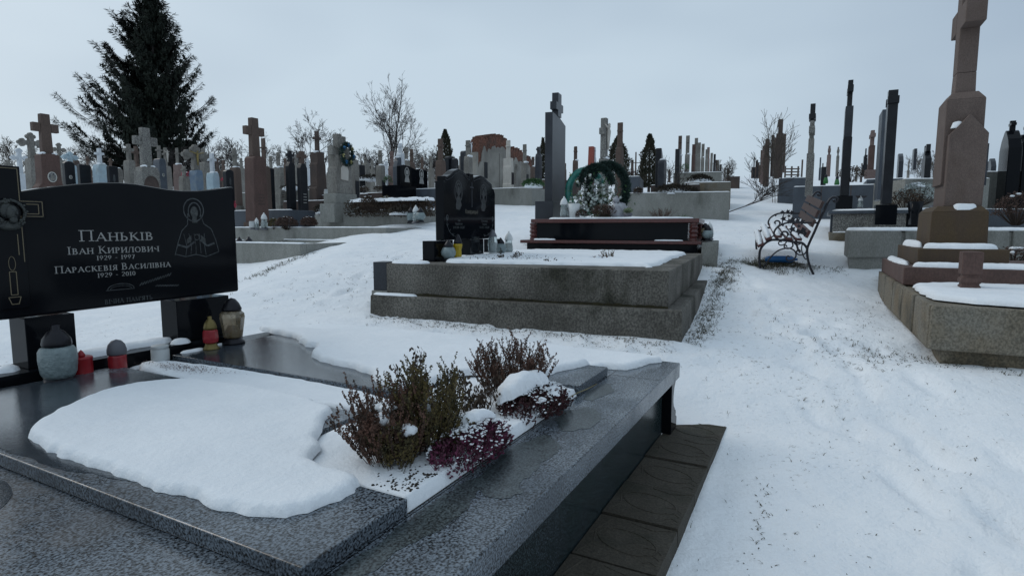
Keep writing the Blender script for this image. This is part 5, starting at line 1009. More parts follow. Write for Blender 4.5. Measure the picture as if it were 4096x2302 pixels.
# ------------------------------------------------------------ left and middle field
LATIN = [
 # u, vt, vp, Y, wp, ap, material, pedestal material, options, label
 (43.5, 113.8, 153.9, 12.6, 36, 29, 'brown', 'redsand', 'shoulder photo fat snow', 'large brown cross on a shouldered pedestal with oval portrait, left behind the black headstone'),
 (30, 135, 158, 15, 17, 20, 'grey', None, 'tref', 'leaning grey trefoil cross behind the large brown cross'),
 (58.5, 144, 160, 19, 9, 11, 'grey', None, 'tref', 'small dark trefoil cross right of the large brown cross'),
 (69.5, 153, 165, 17, 11, 13, 'pale', None, 'tref', 'whitish trefoil cross over the black arched stele'),
 (18.5, 149.5, 173.5, 17, 14, 14, 'white', None, 'tref', 'white painted cross with dark-tipped arms at the far left'),
 (98.7, 148, 164, 16, 17, 11, 'white', 'pale', 'snow', 'white painted cross on tiered pedestal, left of the speckled cross'),
 (144, 127.6, 166.5, 13, 28, 26, 'speck', None, 'oval fat snow', 'large speckled grey cross with round plaque before the spruce'),
 (128, 144, 160, 17.5, 11, 12, 'grey', None, '', 'grey cross just left of the speckled cross'),
 (135.5, 146, 164, 18.5, 10, 10, 'brown', None, '', 'brownish cross close behind the speckled cross'),
 (158.5, 145.5, 158.5, 17, 11, 8, 'grey', 'greyb', 'photo', 'grey cross on dark shouldered stone with oval portrait'),
 (165, 147.5, 166, 20, 8, 8, 'grey', None, 'christ', 'grey stone crucifix right of the oval portrait stone'),
 (176.6, 147.6, 164, 19, 11, 5, 'grey', 'pink', 'tier snow', 'pinkish cross on a two-tier pedestal left of the blue monument'),
 (194.5, 147.6, 170, 15.5, 14, 20, 'grey', 'bluep', 'christ gold tref', 'blue painted monument with gold crucifix figure and gold oval'),
 (203, 148, 162, 18, 12, 8, 'grey', None, 'photo', 'grey-brown cross on a stone with small oval portrait'),
 (211.5, 153, 172.5, 16.5, 11, 10, 'white', 'pale', 'snow', 'pale blue and white painted cross right of the blue monument'),
 (217, 158, 170, 24, 6, 5, 'dbrown', None, '', 'dark brown cross behind the pale blue one'),
 (234, 148, 167, 18.5, 11, 9, 'grey', 'brown', 'snow', 'yellowish grey cross left of the red sandstone cross'),
 (253, 117.8, 156.3, 13.1, 24, 22.5, 'brown', 'redsand', 'fat slim lines', 'tall red sandstone cross standing alone right of the black headstone'),
 (263, 138, 166, 14.6, 9, 8, 'brown', None, '', 'brown cross close behind the tall red sandstone one'),
 (270.5, 156, 168, 22, 7, 6, 'grey', None, '', 'whitish weathered cross right of the tall red sandstone cross'),
 (278, 151.8, 167, 18, 12, 5.5, 'grey', None, 'snow tier lines', 'squat grey cross with weathered inscription'),
 (316.6, 131, 152, 17.5, 19, 9.5, 'dbrown', None, 'tier snow', 'big dark brown stepped monument with cross'),
 (329.5, 154, 172, 22, 7, 5, 'grey', None, '', 'small grey cross right of the dark brown stepped monument'),
 (337, 157, 176, 24, 6, 5, 'grey', None, '', 'small grey cross half behind the wreathed cross'),
 (353, 155, 160, 14.5, 10, 8, 'grey', None, 'plate dark', 'plain grey pedestal stone behind the wreathed cross'),
 (365.6, 157, 163, 20, 7, 3, 'grey', None, 'slim', 'slender grey obelisk stone with tiny cross'),
 (380, 150, 165, 18, 8.6, 5.6, 'grey', None, 'plate dark snow', 'grey cross with dark plate left of the pinkish column'),
 (386, 161, 170, 22, 4, 3, 'white', None, '', 'small whitish stone left of the pinkish column'),
 (391.7, 151, 166, 19, 6.5, 4, 'pink', None, '', 'pinkish column stone left of the blue slanted slab'),
 (400, 143, 153, 18.5, 8.2, 5.2, 'white', None, 'slim', 'tall whitish cross stone behind the slanted blue slab'),
 (406, 147, 160, 20, 6.5, 4.5, 'grey', None, 'snow', 'left one of two grey-brown crosses above the black double stone'),
 (411.5, 149, 162, 20.5, 5.5, 4, 'brown', None, '', 'right one of two grey-brown crosses above the black double stone'),
 (422, 157, 168, 27, 5.5, 4, 'brown', None, '', 'lone small brown cross left of the twiggy bush'),
 (431, 156, 168, 28, 6, 4.5, 'grey', None, '', 'small grey cross hidden in the twiggy bush'),
 (440.3, 138.4, 160, 14.5, 10, 8, 'brown', None, 'fat', 'brown cross right above the twin-topped black headstone'),
 (468, 140, 156, 15, 8, 7, 'grey', None, 'christ pale snow', 'grey crucifix stone above the right lobe of the twin-topped headstone'),
 (460.5, 156, 165, 26, 4, 3.5, 'grey', None, '', 'small grey cross just left of the grey crucifix stone'),
 (508.3, 140, 158, 17.5, 13, 6.2, 'cream', None, 'tier plate dark', 'cream marble cross in front of the ruined wall'),
 (524.7, 144, 162, 19, 8.5, 4.5, 'grey', None, 'tier plate dark snow', 'slim grey cross with dark plate at the right end of the ruined wall'),
 (533, 156.5, 166, 24, 5, 3, 'brown', None, 'snow', 'small brown cross just right of the ruined wall'),
 (575.6, 146.6, 160, 22, 6, 3.2, 'brown', None, 'snow tref', 'brown carved cross between black obelisk and wreath'),
 (594, 147, 157, 20, 5.2, 3, 'white', None, '', 'white cross beside the red post'),
 (604.5, 118, 158, 13.2, 12.5, 11.2, 'speck', None, 'christ fat snow', 'tall grey concrete cross with hanging figure behind the wreath'),
 (620.3, 122.3, 147, 14, 9, 7, 'brown', None, 'fat', 'tall brown cross beside the thuja right of the wreath'),
 (632.4, 159.6, 168, 30, 2.6, 1.6, 'dbrown', None, '', 'small dark cross left of the thin antenna post'),
 (642, 159.6, 168, 32, 4, 2, 'grey', None, '', 'small grey cross right of the thin antenna post'),
 (645.5, 161, 168, 33, 3, 2, 'grey', None, '', 'small grey cross close left of the dark pointed thuja'),
 (654.5, 163, 170, 32, 3.4, 2, 'grey', None, '', 'small grey cross behind the dark pointed thuja'),
 (680.3, 135.5, 155, 22, 4.5, 2.6, 'brown', None, 'snow', 'leftmost tall cross of the long cross row'),
 (688, 135.3, 154, 21.5, 6, 3.2, 'grey', None, 'snow', 'second cross of the long row, tall and pale with round shoulders'),
 (694, 144, 154, 23, 3.6, 2, 'redsand', None, '', 'third cross of the long row, short and reddish'),
 (696.5, 137.7, 154, 24, 4.2, 2.2, 'grey', None, '', 'fourth cross of the long row, tall and grey'),
 (699.4, 142.3, 157, 26, 4, 2.2, 'grey', None, '', 'fifth cross of the long row'),
 (703.2, 143.6, 157, 27, 4, 2.3, 'grey', None, 'snow', 'sixth cross of the long row with snowy shoulders'),
 (707, 149, 158, 29, 3, 1.6, 'grey', None, '', 'seventh cross of the long row, narrow'),
 (708.5, 147, 158, 31, 4, 2.2, 'pink', None, '', 'eighth cross of the long row, pinkish'),
 (711.8, 152.7, 162, 34, 3.2, 1.6, 'grey', None, '', 'ninth cross of the long row'),
 (714.8, 153.8, 163, 37, 1.6, 1.2, 'blacks', None, '', 'tenth stone of the long row, slim and black'),
 (716.3, 159.6, 165, 40, 1.5, 1, 'dbrown', None, '', 'eleventh stone of the long row, short and dark'),
 (718.3, 159.6, 166, 42, 2, 1.2, 'grey', None, '', 'twelfth stone of the long row, small grey cross'),
 (720.9, 164, 168, 46, 1.6, 1, 'blacks', None, '', 'thirteenth stone of the long row, low and black'),
 (725, 167.5, 170, 50, 1.6, 1, 'grey', None, '', 'fourteenth stone of the long row, tiny'),
 (727.6, 168, 170.5, 52, 1.6, 1, 'grey', None, '', 'last tiny stone of the long row'),
 (669.5, 169, 172, 40, 1.8, 1.2, 'dbrown', None, '', 'tiny dark stone left of the long cross row'),
 (150, 161, 171, 24, 8, 5, 'grey', None, '', 'grey stone half hidden behind the speckled cross'),
 (183.5, 166, 176, 15, 7, 4, 'grey', None, '', 'light grey stone left of the blue monument foot'),
 (110, 158, 168, 24, 6, 6, 'brown', None, '', 'faint brown cross between the white cross and the speckled cross'),
 (87, 156, 166, 25, 6, 6, 'brown', None, '', 'faint brown cross above the black slab'),
 (75, 151.5, 160, 24, 5, 5, 'dbrown', None, '', 'small dark cross above the whitish trefoil cross'),
 (8, 160, 172, 22, 9, 10, 'grey', None, '', 'grey stone cross at the far left edge'),
 (223, 160, 170, 26, 6, 5, 'brown', None, '', 'small brown stone behind the black arched stele'),
 (241, 158, 168, 26, 6, 5, 'grey', None, '', 'small grey cross behind the yellowish grey cross'),
 (285, 158, 168, 28, 5, 4, 'brown', None, '', 'small brown cross left of the slim black cross'),
 (296, 157, 168, 27, 5, 4, 'grey', None, '', 'small grey cross between the two black stones'),
 (307.5, 158, 168, 28, 5, 4, 'white', None, '', 'small whitish cross left of the dark brown stepped monument'),
 (372, 160, 169, 28, 5, 4, 'grey', None, '', 'small grey cross behind the slender obelisk stone'),
 (516, 164, 170, 25, 4, 3, 'grey', None, '', 'small low grey cross at the ruined wall foot'),
 (565, 163, 169, 34, 3, 2, 'dbrown', None, '', 'tiny dark cross right of the tall black obelisk'),
 (583.5, 168, 172, 38, 2, 1.5, 'brown', None, '', 'tiny brown stone left of the red post'),
]
for u, vt, vp, Y, wp, ap, m, m2, opt, lb in LATIN:
    r = tombstone('latin', u, vt, vp, Y, wp, ap, m, lb, 'stone crosses of the cemetery', m2, opt, d=.22 if Y > 20 else .3)
    if 'gold' in opt: b = B(); ring(b, 0, .62, .13, .19, -.15, .04, 20, 0, 360, .012); b.build('gold_oval', 'gold', r)
SLABS = [
 (68, 161, None, 15.5, 13, 0, 'blacks', 'arch', 'photo', 'black arched stele with portrait right of the large brown cross'),
 (83.5, 164.5, None, 16, 14, 0, 'blacks', 'flat', '', 'wide plain black slab left of the white painted cross'),
 (112, 166, None, 15.5, 9, 0, 'blacks', 'flat', 'pict', 'narrow black slab with engraved figure right of the white cross'),
 (118, 168, None, 19, 7, 0, 'grey', 'arch', 'snow', 'low grey arched stone left of the speckled cross'),
 (228, 169.3, None, 15, 9.5, 0, 'blacks', 'arch', 'pict', 'small black arched stele left of the red sandstone cross'),
 (269, 168, None, 16, 4.5, 0, 'blacks', 'flat', '', 'narrow black slab close right of the red sandstone cross'),
 (289.5, 150.4, 162, 16.2, 9.5, 7, 'blacks', 'cham', 'thin', 'slim black stele with black cross, left of its twin'),
 (301.3, 151, 163.5, 14.8, 10.5, 5.5, 'brown', 'cham', 'lines', 'tall black stele topped by a small brown cross'),
 (361, 165, None, 19, 5, 0, 'blacks', 'flat', 'lines', 'narrow black slab left of the slender grey obelisk'),
 (397, 157, None, 16.5, 7.5, 0, 'greyb', 'slantr', 'snow', 'blue-grey slab with slanted top and white cross'),
 (448.5, 156, None, 17, 5.5, 0, 'blacks', 'arch', 'pict', 'left small black portrait stone above the twin-topped headstone'),
 (454.5, 158, None, 17, 4.8, 0, 'blacks', 'arch', 'pict', 'right small black portrait stone above the twin-topped headstone'),
 (464, 150.5, None, 17.5, 4.5, 0, 'blackd', 'arch', '', 'dark arched stele left behind the grey crucifix stone'),
 (538.7, 146.6, 153.5, 17.5, 5.2, 2.4, 'blackd', 'cham', 'thin', 'dark obelisk with small black cross right of the ruined wall'),
 (659.5, 148.3, None, 15.5, 6.5, 0, 'blacks', 'slant', '', 'tall half of the black double stele right of the pointed thuja'),
 (678.2, 149, None, 19, 2.6, 0, 'blacks', 'flat', '', 'slim black slab left of the long cross row'),
]
for u, vt, vp, Y, wp, ap, m, top, opt, lb in SLABS:
    tombstone('slab', u, vt, vp, Y, wp, ap, m, lb, 'stone slabs of the cemetery', 'blacks' if m == 'brown' else None, opt, top=top, d=.14)
# black double stone with two figures on its granite plinth
p = at(412.5, 166, 16.5); zg = zt(187, 16.5); r = empty('double_headstone', (p.x, p.y, zg), PHI, 'wide black double headstone with two pale engraved figures', 'gravestone')
hh = p.z - zg; B().box(-.95, .75, -.16, .3, -.3, .0).build('plinth', 'black', r); st = B().prism([(-.62, .002), (.62, .002), (.62, hh * .84), (.5, hh * .9), (.3, hh * .92), (.05, hh * .86), (-.2, hh * .97), (-.45, hh), (-.62, hh * .93)], -.06, .06).build('stele', 'black', r, bev=.01)
for sx in (-.33, .33):
    b = B(); ring(b, sx, hh * .66, .09, .13, -.06, .03, 14, 0, 360, .004); disc(b, sx, hh * .66, .05, .07, -.06, .006); b.prism([(sx - .11, hh * .2), (sx + .11, hh * .2), (sx + .06, hh * .52), (sx - .06, hh * .52)], -.064, -.06); b.build('engraved_figure', 'engr', st)
# wreathed double cross
p = at(340, 134.5, 12.9); zg = zt(213, 12.9); r = empty('cross_gravestone', (p.x, p.y, zg), PHI, 'pale concrete twin cross with plaque, hung with a blue and yellow wreath', 'gravestone'); H_ = p.z - zg
B().box(-.42, .38, -.18, .24, -.2, .20).build('base', 'concl', r, bev=.01); B().box(-.34, .31, -.15, .2, .201, .42).build('step', 'concl', r, bev=.01)
B().prism([(-.26, .421), (.24, .421), (.22, .95), (.21, 1.0), (.17, 1.2), (.15, 1.25), (-.20, 1.25), (-.22, 1.0), (-.25, .95)], -.11, .16).build('pedestal', 'grey', r, bev=.012)
k1 = B().box(-.15, -.02, -.07, .07, 1.251, H_); k1.box(-.32, -.151, -.068, .068, H_ - .46, H_ - .27); k1.box(-.019, .15, -.068, .068, H_ - .46, H_ - .27); c1 = k1.build('cross', 'grey', r, bev=.008)
b = B(); za = H_ - .34; b.tube([(-.085, -.10, za + .05), (-.085, -.11, za - .12), (-.08, -.10, za - .38)], [.025, .045, .02], 6); b.tube([(-.24, -.085, za + .06), (-.085, -.11, za), (.07, -.085, za + .06)], .014, 5); b.ell((-.085, -.115, za + .09), (.028, .03, .035), 7, 5); b.build('crucifix_figure', 'grey', c1)
k2 = B().box(.17, .28, .10, .2, .9, H_); k2.box(.05, .169, .102, .198, H_ - .42, H_ - .24); k2.box(.281, .40, .102, .198, H_ - .42, H_ - .24); k2.build('second_cross', 'grey', r, bev=.008)
B().prism([(-.14, .72), (.07, .70), (.09, .92), (.05, 1.0), (-.08, 1.02), (-.13, .96)], -.14, -.111).build('scroll_plaque', 'cream', r, bev=.006)
wr = empty('flower_wreath', (p.x, p.y, zg), PHI, 'small wreath of blue and yellow roses hanging on the concrete twin cross', 'wreath'); rnd = random.Random(6)
b = B(); 
for i in range(500):
    a = rnd.uniform(0, 6.28); c0 = Vector((.02 + .16 * math.cos(a), -.16, 1.27 + .20 * math.sin(a))); d = Vector((rnd.uniform(-1, 1), rnd.uniform(-1, .2), rnd.uniform(-1, 1))).normalized(); b.leaf(c0, d, (rnd.random(), rnd.random(), rnd.random()), .09, .012)
b.build('green_sprigs', 'garl', wr)
for k in range(7):
    a = R(90 - k * 51.4); b = B(); c0 = Vector((.02 + .16 * math.cos(a), -.20, 1.27 + .19 * math.sin(a)))
    for i in range(26): t = rnd.uniform(0, 6.28); d = Vector((math.cos(t), -.7, math.sin(t))).normalized(); b.leaf(c0, d, (math.sin(t), .3, -math.cos(t)), rnd.uniform(.03, .06), .022)
    b.build('rose', 'petalb' if k % 2 == 0 else 'petaly', wr)
# red post, double stele half, antenna post
o = B().box(-.09, .09, -.09, .09, -.2, 1.9, .01, .01).build('red_post', 'redpost'); p = at(590.5, 146, 19.5); o.location = (p.x, p.y, p.z - 1.9); o.rotation_euler = (0, .06, PHI); tag(o, 'leaning red painted post behind the funeral wreath', 'post')
r = tombstone('slab', 662.5, 159.5, None, 15.2, 8.5, 0, 'blacks', 'lower half of the black double stele right of the pointed thuja', None, 'blackd', 'snow', top='arch', d=.16)
o = B().tube([(0, 0, -.2), (0, 0, 3.9)], [.09, .05], 8); o.tube([(-.2, 0, 3.1), (.5, 0, 3.1)], .03, 5); o.tube([(.45, 0, 2.9), (.5, 0, 3.4)], .04, 5); o = o.build('thin_mast', 'dbrown'); p = at(636, 151.8, 45); o.location = (p.x, p.y, p.z - 3.9); tag(o, 'thin distant mast left of the pointed thuja', 'mast')

# kerbed graves of the left and middle field
kerb(190, 300, 8.4, 243.5, 2.0, 'concl', 'nearest pale concrete kerb grave with two dark-capped lanterns')
kerb(200, 386, 10.2, 227.3, 2.4, 'concl', 'long pale concrete kerb grave in front of the red sandstone cross')
kerb(316, 412, 11.8, 213, 2.2, 'concl', 'pale stepped kerb grave under the concrete twin cross', hgt=.36)
kerb(322, 421, 12.6, 209, 1.9, 'concl', 'upper step of the kerb under the concrete twin cross', hgt=.3)
kerb(236, 289, 13.4, 209.5, 1.8, 'greyb', 'blue-grey granite kerb around the red sandstone cross', hgt=.34)
kerb(285, 358, 15.6, 199, 2.0, 'dbrown', 'low brownish kerb behind the concrete twin cross', hgt=.26)
kerb(234, 320, 17.5, 189.5, 2.0, 'concl', 'pale jointed kerb grave behind the red sandstone cross', hgt=.5, joints=5)
kerb(320, 366, 16.6, 193.5, 2.0, 'dbrown', 'dark brown kerb left of the concrete twin cross', hgt=.4)
kerb(350, 392, 16.4, 192, 2.0, 'dbrown', 'dark kerb grave right of the concrete twin cross', hgt=.4)
kerb(391, 452, 15.8, 187.5, 2.0, 'greyb', 'raised blue-grey granite grave below the black double headstone', hgt=.5)
kerb(492, 532, 16.5, 187, 2.4, 'concl', 'concrete kerb grave under the cream marble cross', hgt=.52, ang=0)
kerb(532, 560, 20, 178.5, 2.0, 'dbrown', 'dark kerb below the obelisk right of the ruined wall', hgt=.3)
kerb(620, 730, 12.8, 191.5, 1.6, 'concl', 'long pale concrete kerb grave with a snowy heap left of the path', hgt=.5, yaw=14)
kerb(649, 700, 15.2, 184, 1.6, 'dbrown', 'thin dark kerb below the black double stele', hgt=.22, yaw=16)
kerb(682, 731, 15.6, 181.6, 1.8, 'concr', 'rough mossy kerb grave beside the path', hgt=.42, yaw=16)
kerb(671, 722, 20, 171.5, 2.2, 'concl', 'pale kerb grave below the long cross row', hgt=.4, yaw=16)
kerb(624, 640, 18, 176, 1.8, 'greyb', 'small dark granite kerb left of the pointed thuja', hgt=.4, yaw=16)
kerb(724, 740, 27, 176, 1.4, 'dbrown', 'distant brown kerb at the far end of the long cross row', hgt=.5, yaw=16)
# red-edged plank seat
p = at(434, 199, 13.2); r = empty('plank_seat', p, PHI, 'narrow plank seat with red edge and snow behind the dark hedge', 'bench')
B().box(-.15, .15, 0, 2.0, -.04, .0).build('plank', 'redg', r); 
for y in (.35, 1.6): B().box(-.06, .06, y - .07, y + .07, -.45, -.041).build('leg', 'dbrown', r)
snowcap(r, [(-.15, 0), (.15, 0), (.15, 2.0), (-.15, 2.0)], .001, .045, .05, .03)
# small decorations on the kerb graves
for i, (u, v, Y, k, hh, lb) in enumerate(((240, 253, 9.6, 'big', .27, 'white-bodied lantern with dark cap on the nearest kerb grave, left one'), (249.5, 254, 9.5, 'big', .29, 'white-bodied lantern with dark cap on the nearest kerb grave, right one'), (257, 229.5, 11.6, 'white', .24, 'grey lantern left of the red sandstone cross foot'), (264.5, 229.5, 11.6, 'white', .34, 'tall lantern before the red sandstone cross foot'), (252.5, 229, 11.6, 'jar', .16, 'small dull jar left of the lanterns at the red sandstone cross'), (328, 199, 15, 'jar', .25, 'white jar beside the tall black stele with brown cross'),
   (411, 223, 11.2, 'big', .3, 'grey lantern at the end of the twin cross kerb'), (416, 223, 11.0, 'white', .34, 'white capped lantern at the end of the twin cross kerb'), (420.5, 222, 10.9, 'round', .28, 'round lantern at the end of the twin cross kerb'))):
    p = at(u, v, Y); lantern(p, k, hh, lb)
def bush(u, v, Y, wpx, hpx, label, m='mum', n=900, seed=0, leafl=.03, snown=6, group='garden bushes on the graves'):
    p = at(u, v, Y); s = Y / 582; return mum(p, wpx * s / 2, hpx * s, label, m, seed, n, leafl, group, snown=snown)
bush(287, 229.5, 11.3, 21, 13, 'wide dark red bush right of the red sandstone cross', seed=61, n=1300); bush(309, 229, 11.2, 16, 12.5, 'round dark red bush at the right of its wide twin', seed=62, n=1100)
bush(274, 229, 11.5, 9, 11, 'greenish small bush at the foot of the red sandstone cross', 'heathg', 400, 63); bush(369, 212, 11.9, 17, 16, 'brown twiggy bush right of the concrete twin cross', 'hedge', 1300, 64)
bush(386, 205, 12.2, 9, 9, 'snowy green and yellow flowers left of the plank seat', 'heathg', 500, 65, snown=14); bush(364, 193, 16, 10, 7, 'small brown bush on the dark kerb grave', 'hedge', 400, 66); bush(378, 191, 16.5, 9, 5.5, 'low brown bush left of the raised granite grave', 'hedge', 350, 67)
bush(388, 186, 17, 9, 11, 'green and white flowers beside the pinkish column', 'leafg', 350, 68); bush(230, 212.5, 13, 12, 15, 'bunch of pink and white artificial flowers', 'petalr', 500, 69, snown=10); bush(187.5, 178, 15.5, 12, 6, 'pink flowers at the foot of the blue monument', 'petalr', 200, 70)
bush(224.5, 182, 16.5, 6, 5, 'small red flowers above the black headstone end', 'petalr', 200, 71); bush(638, 196, 13.3, 9, 9, 'snowy dark bush at the left end of the long kerb', 'hedge', 500, 72); bush(685, 172, 19.5, 8, 9, 'green fir sprig before the long cross row', 'leafg', 350, 73, snown=3)
bush(633, 176, 19, 9, 5, 'dark red low bush on the small granite kerb', 'mum', 350, 74); bush(244, 250, 9.8, 20, 9, 'dark twiggy wreath between the two dark-capped lanterns', 'hedge', 500, 75, snown=4)
# clipped dark hedge with snow on top
p = at(434, 211, 11.6); r = empty('clipped_hedge', (p.x, p.y, p.z - .1), PHI, 'low clipped brown hedge topped with snow', 'hedge'); b = B(); rnd = random.Random(15)
for i in range(4200):
    b.leaf((rnd.uniform(-.2, .2), rnd.uniform(0, 2.2), rnd.uniform(0, .32)), Vector((rnd.uniform(-1, 1), rnd.uniform(-1, 1), rnd.uniform(-.3, 1))).normalized(), (rnd.random(), rnd.random(), 1), .045, .014)
b.build('leaves', 'hedge', r); snowmesh(B(), rough([(-.2, 0), (.2, 0), (.2, 2.2), (-.2, 2.2)], .06, .03, 2), .31, .07, .1, .03, .02, 2).build('snow_cap', 'snow', r, smooth=True)
# heaps of frozen flowers under snow
def heap(u, v, Y, wpx, hpx, label, seed=0, m='litter', n=700):
    p = at(u, v, Y); s = Y / 582; rx, rz = wpx * s / 2, hpx * s; rnd = random.Random(seed); r = empty('flower_heap', p, PHI * .3, label, 'flowers', 'heaps of old flowers'); b = B(); ry = rx * .6
    sn = B(); P = rough(blob_snow(0, 0, rx, ry, seed), rx * .1, rx * .02, seed); snowmesh(sn, P, -.03, rz, rx * .8, rx / 16, rz * .35, seed); sn.build('snow_cap', 'snow', r, smooth=True)
    for i in range(n):
        a = rnd.uniform(0, 6.28); k = math.sqrt(rnd.random()); b.leaf((rx * k * math.cos(a), ry * k * math.sin(a), rz * math.sqrt(max(0, 1 - k * k)) * rnd.uniform(.7, 1.08) - .02), Vector((rnd.uniform(-1, 1), rnd.uniform(-1, 1), rnd.uniform(-.1, .8))).normalized(), (rnd.random(), rnd.random(), 1), .10, .014)
    b.build('stalks', m, r); return r
heap(325, 212, 13, 20, 8, 'heap of snowy flower stalks left of the concrete twin cross', 1); heap(344, 193, 17, 30, 4, 'flat snowy heap behind the concrete twin cross', 2); heap(406, 213, 11.4, 34, 6, 'snowy heap on the step right of the twin cross', 3)
heap(533, 186.5, 16, 22, 7, 'heap of snowy fir branches beside the concrete kerb', 4, 'leafg'); heap(676, 193, 13.4, 46, 8, 'long snowy heap of dry stalks on the pale concrete kerb', 5, n=1500); heap(700, 181, 16.3, 26, 6, 'snowy heap of dry leaves on the rough mossy kerb', 6)
heap(296, 189, 17.8, 30, 5, 'rounded snowy mound on the jointed kerb grave', 7, n=250); heap(455, 184, 20, 40, 4, 'thin snowy litter below the lone brown cross', 8, n=500); heap(560, 300 - 86, 9.4, 9, 1.5, 'small tuft of dry leaves in the snow left of the obelisk', 9, n=120); heap(372, 180, 19, 30, 5, 'brown leaves under the pinkish column', 11, n=600)
# ruined brick wall with plaster
Yw = 24; z0 = terr(0, Yw) - .3; P0, P1 = at(476.5, 180, Yw), at(531.5, 180, Yw + 3.2); L_ = math.hypot(P1.x - P0.x, P1.y - P0.y); aw = math.atan2(P1.y - P0.y, P1.x - P0.x)
r = empty('ruined_wall', (P0.x, P0.y, z0), aw, 'ruined plastered wall with broken red brick top', 'wall'); rnd = random.Random(3)
prof = [(0, 147), (3, 138), (7, 136), (8, 139), (12, 137), (13, 135), (20, 134.5), (25, 136), (29, 138), (30, 143), (33, 148), (37, 147), (42, 149), (45, 151), (50, 154), (53, 155), (55, 158), (60, 163), (63, 172)]
def wz(t): return np.interp(t * 63 / 1.0, [a for a, _ in prof], [zt(v, Yw + 3.2 * min(1, a / 60)) - z0 for a, v in prof])
pts = []; n = 110
for i in range(n + 1):
    t = i / n * .885; z = float(wz(t)) + rnd.choice([0, .07, -.07, .0]); pts += [(t / .885 * L_, z), ((i + .9) / n * L_ if i < n else L_, z)]
B().prism([(0, 0), (L_, 0)] + pts[::-1], .0, .45).build('brick_core', 'brick', r)
pl = [(0, -.3)]; 
for i in range(61):
    t = i / 60 * .885; z = float(wz(t)) - .46 - .20 * noise.noise((i * .33, 2, 0)) - .16 * noise.noise((i * .95, 5, 0)) - .05 * rnd.random() - (.45 if i < 5 else 0); pl.append((i / 60 * L_, z))
pl.append((L_, -.3)); B().prism(pl, -.04, -.002).build('plaster_face', 'plaster', r, bev=0)
B().box(L_ * .115, L_ * .165, -.06, -.041, .9, 1.55).build('dark_plaque', 'blacks', r); B().box(-.12, .0, -.1, .5, 0, 1.9).build('buttress', 'plaster', r)
for x in (.37,): B().box(L_ * x, L_ * x + .03, -.045, -.0405, .2, 2.0).build('drip_stain', mat('dark_plaster', (.11, .10, .085), .95), r)

# ------------------------------------------------------------ trees
def bare_tree(loc, h, label, seed, spread=.55, trunk=.06, m='bark', trunks=1, group='bare winter trees', depth=5, lean=0, droop=0, name='bare_tree', first=.28, thin=1):
    rnd = random.Random(seed); r = empty(name, loc, rnd.uniform(0, 6), label, 'tree', group); bt = B(); bb = B()
    def grow(p, d, L, rad, dep):
        n = 4 if dep > 1 else 3; pts = [p.copy()]
        for i in range(n):
            d = (d + Vector((rnd.uniform(-1, 1), rnd.uniform(-1, 1), rnd.uniform(-.5, .8) - droop)) * (.10 + .05 * (5 - dep))).normalized(); p = p + d * L / n; pts.append(p.copy())
        (bt if dep == depth else bb).tube(pts, [max(rad * (1 - .45 * i / n), .006 * thin) for i in range(n + 1)], 6 if dep == depth else 3, False)
        if dep == 0: return
        for k in range((rnd.choice([3, 4, 4]) if dep > 1 else 4) if name != 'bare_tree' else ((5 if dep == depth else 3) if dep > 1 else 3)):
            t = rnd.uniform(.3, 1) if dep < depth else rnd.uniform(first, 1); i = min(int(t * n), n - 1); q = pts[i].lerp(pts[i + 1], t * n - i); a = rnd.uniform(0, 6.28); ax = (d.orthogonal().normalized()); ax.rotate(Matrix.Rotation(a, 3, d)); nd = (d + ax * rnd.uniform(.6, 1.2) * spread * 1.4).normalized()
            grow(q, nd, L * rnd.uniform(.48, .68), rad * .48, dep - 1)
        if dep > 1: grow(pts[-1], d, L * .62, rad * .55, dep - 1)
    for k in range(trunks): grow(Vector((k * h * .035, 0, 0)), Vector((rnd.uniform(-.1, .1) + lean + (-.06 + .1 * k if trunks > 1 else 0), rnd.uniform(-.1, .1), 1)).normalized(), h * .55, trunk * h / 8, depth)
    zs = [v[2] for v in bt.v + bb.v]; sc_ = h / max(zs); bt.v = [(x * sc_, y * sc_, z * sc_) for x, y, z in bt.v]; bb.v = [(x * sc_, y * sc_, z * sc_) for x, y, z in bb.v]
    bt.build('trunk', m, r); bb.build('crown', m, r); return r
def treeat(u, vt, Y, **k): p = at(u, vt, Y); zg = terr(p.x, p.y, False) - .1; return bare_tree((p.x, p.y, zg), p.z - zg, **k)
t1 = treeat(382, 71, 42, label='taller half of the tall bare trees standing right of centre-left', seed=8, spread=.46, trunk=.14, first=.25, thin=1.5)
t2 = treeat(392, 80, 42.5, label='shorter half of the tall bare trees, with a fork to the right', seed=12, spread=.46, trunk=.13, first=.25, thin=1.5)
treeat(309, 110, 45, label='wide bare tree left of the tall pair', seed=7, spread=.55, trunk=.1, thin=2)
treeat(196, 98, 40, label='bare tree showing right of the spruce', seed=3, spread=.6, trunk=.09, first=.15)
treeat(414, 131, 44, label='small bare tree right of the tall pair', seed=9, spread=.5)
treeat(265, 132, 42, label='round bare tree behind the red sandstone cross', seed=13, spread=.6)
treeat(92, 122, 44, label='bare tree showing left of the spruce', seed=14, spread=.6)
GH = 'bare bushes along the far edge'
names = ['at the far left edge', 'behind the white painted cross', 'under the left side of the spruce', 'behind the speckled cross', 'behind the blue monument', 'right of the blue monument', 'behind the black arched stele', 'left of the red sandstone cross', 'behind the squat grey cross', 'behind the slim black stele', 'left of the dark brown stepped monument', 'behind the concrete twin cross', 'behind the slender obelisk', 'between the tall bare trees', 'behind the slanted blue slab', 'left of the small thuja', 'below the small thuja', 'beneath the right side of the spruce', 'above the whitish trefoil cross', 'left of the large brown cross']
